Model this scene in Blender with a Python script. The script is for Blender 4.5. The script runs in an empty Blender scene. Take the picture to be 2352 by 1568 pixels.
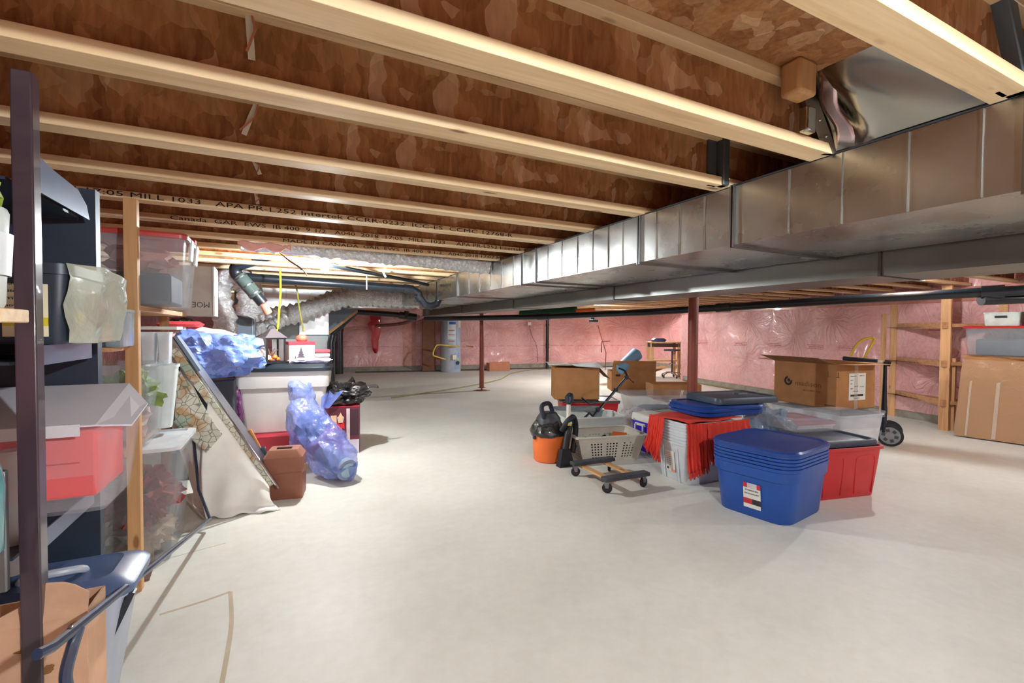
import bpy, bmesh, math, random
from mathutils import Vector, Matrix, noise
S = bpy.context.scene
C = S.collection
PI = math.pi
R = math.radians

# ---------------------------------------------------------------- camera
cam_d = bpy.data.cameras.new('camera')
cam_d.sensor_width = 36.0
cam_d.lens = 1063.2 / 2352 * 36.0
cam_d.clip_start = 0.02
cam = bpy.data.objects.new('camera', cam_d)
C.objects.link(cam)
cam.matrix_world = (Matrix.Translation((0, 0, 1.35)) @ Matrix.Rotation(-0.45937, 4, 'Z')
                    @ Matrix.Rotation(PI / 2 - 0.0244453, 4, 'X') @ Matrix.Rotation(0.0059066, 4, 'Z'))
S.camera = cam
# ---------------------------------------------------------------- world, exposure
w = bpy.data.worlds.new('world'); S.world = w
w.use_nodes = True
w.node_tree.nodes['Background'].inputs[0].default_value = (0.8, 0.87, 1.0, 1)
w.node_tree.nodes['Background'].inputs[1].default_value = 0.3
S.view_settings.view_transform = 'Standard'
S.view_settings.look = 'None'
S.view_settings.exposure = 2.22
S.view_settings.gamma = 1.0
S.view_settings.use_curve_mapping = False
# bare bulbs: (x, y, z, strength) ; built as ceiling_bulb things further down
BULBS = [(0.36, 4.78, 1.93, 760), (0.95, -0.75, 1.93, 760), (6.9, 9.66, 2.035, 1050),
         (5.8, 0.35, 1.93, 330), (6.4, 2.77, 2.08, 330), (10.6, 11.62, 2.12, 650), (-1.6, 9.66, 2.12, 500)]  # the bulb between the joists over the large box is added to brighten the right wall

# ---------------------------------------------------------------- helpers
def lin(c):
    if len(c) == 3 and max(c) > 1.0: c = tuple(v / 255 for v in c)
    else: return tuple(c[:3]) + (1,)
    return tuple((v / 12.92 if v <= .04045 else ((v + .055) / 1.055) ** 2.4) for v in c) + (1,)

class N:
    def __init__(s, name):
        s.m = bpy.data.materials.new(name); s.m.use_nodes = True
        s.t = s.m.node_tree; s.b = s.t.nodes['Principled BSDF']
        s.tc = s.t.nodes.new('ShaderNodeTexCoord')
    def n(s, kind, **k):
        x = s.t.nodes.new('ShaderNode' + kind)
        for a, v in k.items(): setattr(x, a, v)
        return x
    def l(s, a, b): s.t.links.new(a, b)
    def map(s, scale=(1, 1, 1), src='Object', rot=(0, 0, 0)):
        m = s.n('Mapping'); m.inputs['Scale'].default_value = scale; m.inputs['Rotation'].default_value = rot
        s.l(s.tc.outputs[src], m.inputs[0]); return m.outputs[0]
    def noise(s, vec, scale, detail=4, rough=.55, dist=0):
        x = s.n('TexNoise'); x.inputs['Scale'].default_value = scale; x.inputs['Detail'].default_value = detail
        x.inputs['Roughness'].default_value = rough; x.inputs['Distortion'].default_value = dist
        if vec is not None: s.l(vec, x.inputs['Vector'])
        return x.outputs[0]
    def ramp(s, fac, stops):
        x = s.n('ValToRGB'); e = x.color_ramp.elements
        while len(e) < len(stops): e.new(.5)
        for i, (p, c) in enumerate(stops):
            e[i].position = p; e[i].color = lin(c) if not isinstance(c, (int, float)) else (c, c, c, 1)
        s.l(fac, x.inputs[0]); return x.outputs[0]
    def mix(s, f, a, b, mode='MIX'):
        x = s.n('Mix', data_type='RGBA', blend_type=mode)
        for i, v in ((0, f), (6, a), (7, b)):
            if hasattr(v, 'is_output'): s.l(v, x.inputs[i])
            elif i == 0: x.inputs[0].default_value = v
            else: x.inputs[i].default_value = lin(v)
        return x.outputs[2]
    def bump(s, h, strength, dist=.01):
        x = s.n('Bump'); x.inputs['Strength'].default_value = strength; x.inputs['Distance'].default_value = dist
        s.l(h, x.inputs['Height']); s.l(x.outputs[0], s.b.inputs['Normal']); return x
    def set(s, **k):
        for a, v in k.items():
            i = s.b.inputs[{'rough': 'Roughness', 'metal': 'Metallic', 'col': 'Base Color', 'coat': 'Coat Weight', 'crough': 'Coat Roughness',
                            'alpha': 'Alpha', 'trans': 'Transmission Weight', 'ior': 'IOR', 'spec': 'Specular IOR Level',
                            'emit': 'Emission Color', 'es': 'Emission Strength', 'sheen': 'Sheen Weight'}[a]]
            if hasattr(v, 'is_output'): s.l(v, i)
            elif a in ('col', 'emit'): i.default_value = lin(v)
            else: i.default_value = v
        return s

_mats = {}
def M(name, col=(128, 128, 128), rough=.5, var=.06, bump=0, bs=60, **k):
    """plain procedural material: a base colour with a faint mottled variation"""
    if name in _mats: return _mats[name]
    n = N(name); v = n.map()
    f = n.noise(v, 7, 5)
    c = lin(col)[:3]
    lo = tuple(max(0, x * (1 - var * 2)) for x in c); hi = tuple(min(1, x * (1 + var * 2)) for x in c)
    n.set(col=n.ramp(f, [(.3, lo + (1,)), (.7, hi + (1,))]), rough=rough, **k)
    if bump: n.bump(n.noise(v, bs, 3), bump)
    _mats[name] = n.m; return n.m

class B:
    """mesh builder"""
    def __init__(s): s.bm = bmesh.new(); s.mi = 0
    def _f(s, vs):
        try:
            f = s.bm.faces.new(vs); f.material_index = s.mi; return f
        except ValueError: return None
    def box(s, c, d, rot=None, m=None):
        """c centre, d full size"""
        x, y, z = d[0] / 2, d[1] / 2, d[2] / 2
        q = [(-x, -y, -z), (x, -y, -z), (x, y, -z), (-x, y, -z), (-x, -y, z), (x, -y, z), (x, y, z), (-x, y, z)]
        T = Matrix.Translation(c)
        if rot is not None: T = T @ (rot if isinstance(rot, Matrix) else Matrix.Rotation(rot, 4, 'Z'))
        if m is not None: T = m @ T
        v = [s.bm.verts.new(T @ Vector(p)) for p in q]
        for f in ((3, 2, 1, 0), (4, 5, 6, 7), (0, 1, 5, 4), (1, 2, 6, 5), (2, 3, 7, 6), (3, 0, 4, 7)): s._f([v[i] for i in f])
        return s
    def hexa(s, q):
        """8 corners: bottom four ccw, top four ccw"""
        v = [s.bm.verts.new(p) for p in q]
        for f in ((3, 2, 1, 0), (4, 5, 6, 7), (0, 1, 5, 4), (1, 2, 6, 5), (2, 3, 7, 6), (3, 0, 4, 7)): s._f([v[i] for i in f])
        return s
    def loft(s, loops, cap0=True, cap1=True, closed=True):
        L = [[s.bm.verts.new(p) for p in lp] for lp in loops]
        n = len(L[0])
        for a, b in zip(L, L[1:]):
            for i in range(n if closed else n - 1):
                j = (i + 1) % n; s._f([a[i], a[j], b[j], b[i]])
        if cap0: s._f(L[0][::-1])
        if cap1: s._f(L[-1])
        return s
    def tube(s, path, r, n=10, caps=True, up=None):
        P = [Vector(p) for p in path]; rs = r if isinstance(r, (list, tuple)) else [r] * len(P)
        u = None; loops = []
        for i, p in enumerate(P):
            t = (P[min(i + 1, len(P) - 1)] - P[max(i - 1, 0)]).normalized()
            if u is None:
                u = Vector(up) if up else (Vector((0, 0, 1)) if abs(t.z) < .9 else Vector((1, 0, 0)))
            u = (u - t * u.dot(t)).normalized(); v = t.cross(u)
            loops.append([p + (u * math.cos(a) + v * math.sin(a)) * rs[i] for a in [2 * PI * k / n for k in range(n)]])
        return s.loft(loops, caps, caps)
    def strap(s, path, w, t, up=(0, 0, 1)):
        """flat band along a path: width w across, thickness t along up"""
        P = [Vector(p) for p in path]; loops = []; U = Vector(up)
        for i, p in enumerate(P):
            d = (P[min(i + 1, len(P) - 1)] - P[max(i - 1, 0)]).normalized()
            v = d.cross(U).normalized(); u = v.cross(d).normalized()
            loops.append([p + v * w / 2 + u * t / 2, p - v * w / 2 + u * t / 2, p - v * w / 2 - u * t / 2, p + v * w / 2 - u * t / 2])
        return s.loft(loops)
    def lathe(s, prof, n=24, m=None):
        m = m or Matrix(); loops = []
        for r, z in prof: loops.append([m @ Vector((r * math.cos(2 * PI * k / n), r * math.sin(2 * PI * k / n), z)) for k in range(n)])
        return s.loft(loops)
    def grid(s, nx, ny, fn, thick=0):
        V = [[s.bm.verts.new(fn(i / nx, j / ny)) for i in range(nx + 1)] for j in range(ny + 1)]
        for j in range(ny):
            for i in range(nx): s._f([V[j][i], V[j][i + 1], V[j + 1][i + 1], V[j + 1][i]])
        return s
    def poly(s, pts, vec):
        """extrude polygon by vec"""
        vec = Vector(vec); a = [s.bm.verts.new(p) for p in pts]; b = [s.bm.verts.new(Vector(p) + vec) for p in pts]
        n = len(a); s._f(a[::-1]); s._f(b)
        for i in range(n): s._f([a[i], a[(i + 1) % n], b[(i + 1) % n], b[i]])
        return s
    def blob(s, c, r, amp=.2, seed=0, sub=3, freq=2.0, m=None, flat=None):
        g = bmesh.ops.create_icosphere(s.bm, subdivisions=sub, radius=1)
        for v in g['verts']:
            d = v.co.normalized()
            k = 1 + amp * (noise.noise(d * freq + Vector((seed * 7.3, seed, 0))) + .5 * noise.noise(d * freq * 2.7 + Vector((seed, 3, 1))) + .22 * noise.noise(d * freq * 6 + Vector((seed, 5, 2))))
            p = Vector((d.x * r[0] * k, d.y * r[1] * k, d.z * r[2] * k))
            if flat is not None and p.z < flat: p.z = flat
            v.co = (m or Matrix()) @ p + Vector(c)
        return s
    def obj(s, name, mats, parent=None, loc=None, rz=None, smooth=.6, bevel=0, solid=0, seg=2, sub=0):
        if solid or True:
            bmesh.ops.recalc_face_normals(s.bm, faces=s.bm.faces)
        me = bpy.data.meshes.new(name); s.bm.to_mesh(me); s.bm.free()
        for m in (mats if isinstance(mats, (list, tuple)) else [mats]): me.materials.append(m)
        if smooth:
            me.shade_smooth(); me.set_sharp_from_angle(angle=smooth)
        o = bpy.data.objects.new(name, me); C.objects.link(o)
        if parent is not None: o.parent = parent
        if loc is not None: o.location = loc
        if rz is not None: o.rotation_euler = (0, 0, rz)
        if solid:
            q = o.modifiers.new('thickness', 'SOLIDIFY'); q.thickness = solid; q.offset = 0
        if bevel:
            q = o.modifiers.new('bevel', 'BEVEL'); q.width = bevel; q.segments = seg; q.limit_method = 'ANGLE'
        if sub:
            q = o.modifiers.new('sub', 'SUBSURF'); q.levels = q.render_levels = sub
        return o

def thing(name, label, cat, loc=(0, 0, 0), rz=0, group=None):
    o = bpy.data.objects.new(name, None); C.objects.link(o); o.empty_display_size = .1
    o.location = loc; o.rotation_euler = (0, 0, rz) if not isinstance(rz, (tuple, list)) else rz
    o['label'] = label; o['category'] = cat
    if group: o['group'] = group
    return o
def tag(o, label, cat, group=None):
    o['label'] = label; o['category'] = cat
    if group: o['group'] = group
    return o
def struct(o): o['kind'] = 'structure'; return o
def dup(root, loc, rz=None, label=None, group=None):
    r = root.copy(); C.objects.link(r); r.location = loc
    if rz is not None: r.rotation_euler = (0, 0, rz)
    if label: r['label'] = label
    if group: r['group'] = group
    for ch in list(root.children):
        c = ch.copy(); C.objects.link(c); c.parent = r
        for g in ch.children:
            d = g.copy(); C.objects.link(d); d.parent = c
    return r
def rrect(w, d, r, n=4, z=0, ox=0, oy=0):
    r = min(r, w / 2 - 1e-4, d / 2 - 1e-4); out = []
    for cx, cy, a0 in ((w / 2 - r, d / 2 - r, 0), (-w / 2 + r, d / 2 - r, 90), (-w / 2 + r, -d / 2 + r, 180), (w / 2 - r, -d / 2 + r, 270)):
        for k in range(n + 1):
            a = R(a0 + 90 * k / n); out.append(Vector((ox + cx + r * math.cos(a), oy + cy + r * math.sin(a), z)))
    return out
def tub_mb(w, d, h, tp=.82, r=.05, t=.006, rim=.02, rimh=.02, b=None, z0=0, belt=None):
    """open tapered bin. w,d at the top; tp = bottom/top ratio"""
    b = b or B(); k = lambda z: tp + (1 - tp) * z / h
    lp = [rrect(w * tp * .96, d * tp * .96, r * .8, z=z0), rrect(w * tp, d * tp, r, z=z0 + .012)]
    if belt:
        zb = belt; lp += [rrect(w * k(zb), d * k(zb), r, z=z0 + zb), rrect(w * k(zb) + .016, d * k(zb) + .016, r, z=z0 + zb + .006)]
        lp += [rrect(w + .0, d + .0, r, z=z0 + h - rimh)]
    else: lp += [rrect(w * k(h / 2), d * k(h / 2), r, z=z0 + h / 2), rrect(w * k(h - rimh), d * k(h - rimh), r, z=z0 + h - rimh)]
    lp += [rrect(w + rim * 2, d + rim * 2, r + rim, z=z0 + h - rimh), rrect(w + rim * 2, d + rim * 2, r + rim, z=z0 + h)]
    lp += [rrect(w - 2 * t, d - 2 * t, r, z=z0 + h), rrect(w * tp - 2 * t, d * tp - 2 * t, r * .9, z=z0 + .012)]
    return b.loft(lp)
def lid_mb(w, d, h=.03, r=.06, b=None, z0=0, dish=.012):
    b = b or B()
    lp = [rrect(w - .02, d - .02, r, z=z0), rrect(w, d, r, z=z0), rrect(w + .004, d + .004, r, z=z0 + h * .6), rrect(w - .012, d - .012, r, z=z0 + h),
          rrect(w - .05, d - .05, r, z=z0 + h), rrect(w - .08, d - .08, r * .8, z=z0 + h - dish), rrect(w - .16, d - .16, r * .7, z=z0 + h - dish * .4)]
    return b.loft(lp)
def ccurve(pts, n=6):
    """Catmull-Rom through pts"""
    P = [Vector(p) for p in pts]; P = [P[0]] + P + [P[-1]]; out = []
    for i in range(1, len(P) - 2):
        a, b, c, d = P[i - 1:i + 3]
        for k in range(n):
            t = k / n
            out.append(.5 * ((2 * b) + (-a + c) * t + (2 * a - 5 * b + 4 * c - d) * t * t + (-a + 3 * b - 3 * c + d) * t ** 3))
    out.append(P[-2]); return out
def text(s, size, mat, parent, mtx, name='lettering', w=None, thick=0.0004, align='LEFT'):
    """lettering as a thin mesh"""
    cu = bpy.data.curves.new(name, 'FONT'); cu.body = s; cu.size = size; cu.extrude = thick; cu.align_x = align; cu.resolution_u = 2
    t = bpy.data.objects.new(name, cu); C.objects.link(t)
    dg = bpy.context.evaluated_depsgraph_get()
    me = bpy.data.meshes.new_from_object(t.evaluated_get(dg)); bpy.data.objects.remove(t)
    if w:
        xs = [v.co.x for v in me.vertices]; k = w / max(1e-6, max(xs) - min(xs))
        for v in me.vertices: v.co.x *= k
    me.materials.clear(); me.materials.append(mat)
    me.transform(mtx); me.name = name
    o = bpy.data.objects.new(name, me); C.objects.link(o); o.parent = parent; return o
def face(o, x, y):
    """matrix with local x->x, y->y axes at origin o (text plane)"""
    x = Vector(x).normalized(); y = Vector(y); y = (y - x * y.dot(x)).normalized(); z = x.cross(y)
    m = Matrix((x, y, z)).transposed().to_4x4(); m.translation = o; return m
# ---------------------------------------------------------------- materials
def mat_concrete():
    n = N('concrete_floor'); v = n.map()
    a = n.noise(v, .9, 6, .6); b = n.noise(v, 14, 5, .6)
    c = n.ramp(a, [(.3, (206, 206, 197)), (.5, (220, 220, 212)), (.72, (230, 230, 222))])
    c = n.mix(.2, c, n.ramp(b, [(.35, (206, 204, 192)), (.65, (234, 234, 226))]))
    d = n.noise(v, 3.1, 8, .7, 1.2)
    c = n.mix(n.ramp(d, [(.66, 0.0), (.74, .25)]), c, (186, 175, 152))
    n.set(col=c, rough=n.ramp(a, [(.3, .42), (.7, .6)]), spec=.35)
    n.bump(b, .12, .01); return n.m
def mat_osb():
    n = N('osb_board'); v = n.map((1, 1, 1))
    warp = n.n('TexNoise'); warp.inputs['Scale'].default_value = 9; n.l(v, warp.inputs['Vector'])
    add = n.n('VectorMath', operation='MULTIPLY_ADD'); n.l(warp.outputs['Color'], add.inputs[0]); add.inputs[1].default_value = (.09, .09, .09); n.l(v, add.inputs[2])
    vor = n.n('TexVoronoi'); vor.inputs['Scale'].default_value = 15; n.l(add.outputs[0], vor.inputs['Vector'])
    mp = n.n('Mapping'); mp.inputs['Scale'].default_value = (2.6, 2.6, .8); mp.inputs['Rotation'].default_value = (.5, .35, .9); n.l(add.outputs[0], mp.inputs[0])
    v2 = n.n('TexVoronoi'); v2.inputs['Scale'].default_value = 7; n.l(mp.outputs[0], v2.inputs['Vector'])
    s1 = n.n('SeparateColor'); n.l(vor.outputs['Color'], s1.inputs[0]); s2 = n.n('SeparateColor'); n.l(v2.outputs['Color'], s2.inputs[0])
    c1 = n.ramp(s1.outputs[0], [(0, (128, 76, 42)), (.4, (158, 106, 62)), (.75, (184, 130, 80)), (1, (236, 200, 158))])
    c2 = n.ramp(s2.outputs[1], [(0, (112, 66, 36)), (.5, (160, 108, 64)), (.92, (192, 136, 90)), (1, (240, 210, 172))])
    c = n.mix(.5, c1, c2)
    g = n.noise(n.map((30, 30, 6), rot=(.3, .8, .2)), 2, 4)
    c = n.mix(.35, c, n.ramp(g, [(.3, (118, 70, 38)), (.7, (200, 144, 98))]), 'MIX')
    n.set(col=c, rough=.6, spec=.3); n.bump(s1.outputs[0], .25, .004); return n.m
def mat_wood(name, base, dark, axis=0, knots=True, rough=.55):
    n = N(name); sc = [16, 16, 16]; sc[axis] = .9
    oi = n.n('ObjectInfo'); 
    off = n.n('VectorMath', operation='MULTIPLY_ADD'); n.l(n.tc.outputs['Object'], off.inputs[0]); off.inputs[1].default_value = (1, 1, 1)
    mm = n.n('VectorMath', operation='SCALE'); mm.inputs[0].default_value = (7, 3, 5); n.l(oi.outputs['Random'], mm.inputs['Scale']); n.l(mm.outputs[0], off.inputs[2])
    mp = n.n('Mapping'); mp.inputs['Scale'].default_value = sc; n.l(off.outputs[0], mp.inputs[0])
    g = n.noise(mp.outputs[0], 1.6, 5, .6, .5)
    c = n.ramp(g, [(.3, dark), (.62, base)])
    g2 = n.noise(off.outputs[0], 1.3, 2); c = n.mix(n.ramp(g2, [(.4, .0), (.65, .35)]), c, tuple(min(255, int(b_ * 1.06)) for b_ in base))
    if knots:
        m2 = n.n('Mapping'); k = [9, 9, 9]; k[axis] = 3.2; m2.inputs['Scale'].default_value = k; n.l(off.outputs[0], m2.inputs[0])
        vo = n.n('TexVoronoi'); vo.inputs['Scale'].default_value = .9; n.l(m2.outputs[0], vo.inputs['Vector'])
        c = n.mix(n.ramp(vo.outputs['Distance'], [(.07, .75), (.13, 0.0)]), c, (128, 76, 38))
    n.set(col=c, rough=rough, spec=.3); n.bump(g, .08, .004); return n.m
def mat_galv(name='galvanised', col=(196, 195, 190), rough=.27, mott=.1):
    n = N(name); v = n.map(); a = n.noise(v, 2.2, 5, .6); b = n.noise(n.map((1, 60, 1)), 1.5, 3)
    n.set(col=n.ramp(a, [(.3, tuple(int(x * (1 - mott)) for x in col)), (.7, col)]), metal=1.0, rough=n.ramp(a, [(.25, rough * .75), (.75, rough * 1.35)]))
    n.bump(n.noise(v, 2.0, 2), .14, .02); return n.m
def mat_pink():
    n = N('pink_insulation_poly'); v = n.map()
    a = n.noise(v, 1.3, 4, .6, .4); b = n.noise(v, 22, 6, .7)
    c = n.ramp(a, [(.3, (213, 146, 142)), (.5, (232, 172, 168)), (.72, (240, 192, 188))])
    c = n.mix(.35, c, n.ramp(b, [(.35, (208, 134, 130)), (.7, (244, 200, 196))]))
    z = n.n('SeparateXYZ'); n.l(v, z.inputs[0])
    n.set(col=c, rough=.45, coat=1.0, crough=.07, spec=.5)
    # loose plastic film: soft wrinkles plus star folds around the staples
    sp = n.n('SeparateXYZ'); n.l(v, sp.inputs[0])
    def ma(op, a, b=0.0, c=None):
        x = n.n('Math', operation=op)
        for i, q in enumerate((a, b) if c is None else (a, b, c)):
            if hasattr(q, 'is_output'): n.l(q, x.inputs[i])
            else: x.inputs[i].default_value = q
        return x.outputs[0]
    u = ma('ADD', sp.outputs[0], sp.outputs[1]); cb = n.n('CombineXYZ'); n.l(u, cb.inputs[0]); n.l(sp.outputs[2], cb.inputs[1])
    wn = n.n('TexNoise'); wn.inputs['Scale'].default_value = 1.7; wn.inputs['Detail'].default_value = 2; n.l(cb.outputs[0], wn.inputs['Vector'])
    wm = n.n('VectorMath', operation='MULTIPLY_ADD'); n.l(wn.outputs['Color'], wm.inputs[0]); wm.inputs[1].default_value = (.5, .5, 0); n.l(cb.outputs[0], wm.inputs[2]); cb = wm
    vo = n.n('TexVoronoi', voronoi_dimensions='2D'); vo.inputs['Scale'].default_value = .95; n.l(cb.outputs[0], vo.inputs['Vector'])
    df = n.n('VectorMath', operation='SUBTRACT'); n.l(cb.outputs[0], df.inputs[0]); n.l(vo.outputs['Position'], df.inputs[1])
    ds = n.n('SeparateXYZ'); n.l(df.outputs[0], ds.inputs[0])
    an = ma('ARCTAN2', ds.outputs[1], ds.outputs[0]); sc = n.n('SeparateColor'); n.l(vo.outputs['Color'], sc.inputs[0])
    t1 = ma('MULTIPLY_ADD', an, 3.2, ma('MULTIPLY', sc.outputs[0], 40.0)); cz = n.n('CombineXYZ'); n.l(t1, cz.inputs[0]); n.l(ma('MULTIPLY', vo.outputs['Distance'], 1.2), cz.inputs[1])
    fold = n.noise(cz.outputs[0], 1.6, 3, .5)
    fall = n.ramp(vo.outputs['Distance'], [(0.02, 1.0), (.75, .12)])
    h = ma('MULTIPLY', fold, fall); w1 = n.noise(v, 1.1, 3, .5, 1.2); h = ma('MULTIPLY_ADD', w1, .5, h)
    for nm, st in (('Coat Normal', 1.0), ('Normal', .5)):
        bp = n.n('Bump'); bp.inputs['Strength'].default_value = st; bp.inputs['Distance'].default_value = .17
        n.l(h, bp.inputs['Height']); n.l(bp.outputs[0], n.b.inputs[nm])
    return n.m
def mat_foil():
    n = N('crinkled_foil'); v = n.map(); a = n.noise(v, 28, 5, .65, 1.0)
    n.set(col=(226, 226, 226), metal=.85, rough=.2); n.bump(a, 1.0, .02); return n.m
def mat_film(name, col, alpha=.4, rough=.15, bumpy=.5, sc=14):
    n = N(name); v = n.map(); a = n.noise(v, sc, 4, .6, 1.5)
    n.set(col=col, rough=rough, alpha=alpha, coat=.8, crough=.08); n.bump(a, bumpy, .015); return n.m
def mat_clear(name, col=(222, 224, 226), alpha=.34, rough=.2):
    n = N(name); v = n.map(); a = n.noise(v, 5, 2)
    n.set(col=col, rough=rough, alpha=n.ramp(a, [(.3, alpha * .85), (.7, min(1, alpha * 1.15))]), spec=.6); return n.m
CONC = mat_concrete(); OSB = mat_osb()
PINE = mat_wood('pine_flange', (232, 204, 162), (208, 170, 124))
PINEY = mat_wood('pine_lumber_y', (205, 160, 112), (176, 128, 84), 1)
PINEZ = mat_wood('pine_lumber_z', (208, 162, 112), (178, 128, 84), 2)
GALV = mat_galv(); GALVD = mat_galv('galvanised_dull', (132, 132, 126), .38)
SHEET = mat_galv('bright_sheet_metal', (176, 172, 164), .2)
PINK = mat_pink(); FOIL = mat_foil()
CARD = M('cardboard', (172, 122, 78), .8, .05, .05, 90, spec=.2)
CARDL = M('cardboard_light', (196, 156, 122), .8, .05, spec=.2)
INK = M('black_ink', (38, 32, 30), .7); INKB = M('brown_ink', (120, 84, 44), .8)
WHITE = M('white_plastic', (226, 224, 216), .4, .02); PAPER = M('white_paper', (222, 220, 210), .7, .02)
OFFW = M('cream_plastic', (206, 200, 186), .4, .03)
BLACKP = M('black_pipe_plastic', (26, 32, 38), .28, .1, spec=.6)
BLACKR = M('black_rubber', (26, 27, 30), .6); DARK = M('dark_plastic', (40, 48, 60), .4)
REDP = M('red_plastic', (196, 40, 42), .35, .04); BLUEP = M('blue_tote_plastic', (30, 78, 160), .36, .04, .06, 300)
BLUEL = M('blue_lid_plastic', (28, 66, 140), .3, .04); GREYL = M('grey_lid_plastic', (62, 72, 88), .4, .05)
ORANGE = M('orange_plastic', (240, 118, 50), .4, .03); YEL = M('yellow_paint', (214, 184, 50), .4)
CHROME = M('chrome', (210, 212, 214), .15, .02, metal=1); STEEL = M('steel', (150, 152, 155), .35, metal=1)
RUST = M('red_oxide_steel', (132, 62, 42), .55, .1, .1, 40)
MILK = mat_clear('milky_plastic', (228, 232, 236), .74, .28); CLEAR = mat_clear('clear_plastic', (196, 200, 204), .2, .12)
BULBM = N('bulb_glow')
BULBM.set(col=(255, 250, 240), emit=(1.0, .93, .82), es=1.0); BULBM = BULBM.m
# ---------------------------------------------------------------- room shell
CZ = 2.25      # underside of the deck
struct(B().box((4.6, 6.3, -.05), (17.4, 20.2, .1)).obj('floor', CONC, smooth=0))
struct(B().box((4.6, 6.3, CZ + .012), (17.4, 20.2, .024)).obj('ceiling', OSB, smooth=0))
def wall(name, a, b, z0, z1, mat, out=.14, side=1, off=0):
    a = Vector(a + (0,)); b = Vector(b + (0,)); d = (b - a).normalized(); nrm = Vector((d.y, -d.x, 0)) * side
    o = nrm * off; m = B()
    q = [a + o, b + o, b + o + nrm * out, a + o + nrm * out]
    m.hexa([Vector((p.x, p.y, z0)) for p in q] + [Vector((p.x, p.y, z1)) for p in q])
    return struct(m.obj(name, mat, smooth=0))
CONW = M('foundation_concrete', (150, 142, 128), .8, .12, .2, 30)
WP = [(-3.6, 15.95), (12.7, 13.7)]
wall('wall_back', WP[0], WP[1], .17, CZ, PINK, .2, -1)
wall('trim_1', WP[0], WP[1], 0, .17, CONW, .2, -1, .012)
wall('wall_right', (7.5, -3.0), (9.9, 9.42), .12, CZ, PINK, .2, 1)
wall('trim_2', (7.5, -3.0), (9.9, 9.42), 0, .12, CONW, .2, 1, .012)
wall('wall_jog', (9.9, 9.42), (12.7, 9.42), 0, CZ, PINK, .2, 1)
wall('wall_far_right', (12.7, 9.42), (12.7, 13.7), .15, CZ, PINK, .2, 1)
wall('trim_3', (12.7, 9.42), (12.7, 13.7), 0, .15, CONW, .2, 1, .012)
wall('wall_left', (-3.6, -3.0), (-3.6, 15.95), 0, CZ, PINK, .2, -1)
wall('wall_front', (-3.8, -3.0), (7.7, -3.0), 0, CZ, PINK, .2, 1)
# printed seam line along the insulation of the back wall, and print on the right wall
d = (Vector(WP[1] + (0,)) - Vector(WP[0] + (0,))).normalized(); L = (Vector(WP[1] + (0,)) - Vector(WP[0] + (0,))).length
PRINT = M('insulation_print', (186, 104, 100), .6)
m = B(); random.seed(4); s = 3.2
while s < L - .1:
    ln = random.uniform(.16, .34); p = Vector(WP[0] + (0,)) + d * (s + ln / 2)
    m.box((p.x, p.y, .80 + random.uniform(-.006, .006)), (ln, .012, .012), Matrix.Rotation(math.atan2(d.y, d.x), 4, 'Z')); s += ln + random.uniform(.06, .14)
struct(m.obj('trim_4', PRINT, smooth=0))
dr = Vector((2.4, 12.42, 0)).normalized(); ang = math.atan2(dr.y, dr.x)
m = B()
for yy, ww in ((8.55, .42), (7.25, .40), (6.3, .34), (5.35, .34), (4.75, .3)):
    t = (yy + 3.0) / 12.42; p = Vector((7.5 + 2.4 * t, yy, 0))
    for zz in (1.03, 1.065, 1.10):
        k = -ww / 2
        while k < ww / 2 - .03:
            l = random.uniform(.02, .07); q = p + dr * (k + l / 2)
            m.box((q.x, q.y, zz), (l, .012, .014 if zz == 1.065 else .008), Matrix.Rotation(ang, 4, 'Z')); k += l + .015
struct(m.obj('trim_5', PRINT, smooth=0))
# framing seen dimly behind the film: top band on the right wall, dark studs on the back wall
DPK = M('film_over_lumber', (196, 132, 116), .35, .12, .3, 6, coat=.8)
wall('trim_8', (7.5, -3.0), (9.9, 9.42), 1.80, 2.0, DPK, .05, 1, -.035)
for i_, (s_, w_) in enumerate(((5.05, .45), (7.35, .42))):
    p = Vector(WP[0] + (0,)) + d * s_; struct(B().box((p.x, p.y, .99), (w_, .012, 1.62), Matrix.Rotation(math.atan2(d.y, d.x), 4, 'Z')).obj('trim_%d' % (9 + i_), DPK, smooth=0))
# floor cracks and stain lines
CRK = M('crack_line', (196, 182, 156), .8); m = B()
def crack(pts, w): 
    m.strap(ccurve([(x, y, .0004) for x, y in pts], 5), w, .001)
crack([(-.53, 2.66), (-.36, 2.70), (-.25, 2.74)], .016)
crack([(-.25, 2.74), (-.22, 2.45), (-.215, 2.2), (-.22, 1.9), (-.24, 1.6)], .018)
crack([(-.66, 3.28), (-.5, 3.33), (-.33, 3.38)], .005)
struct(m.obj('trim_6', CRK, smooth=0))

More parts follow.
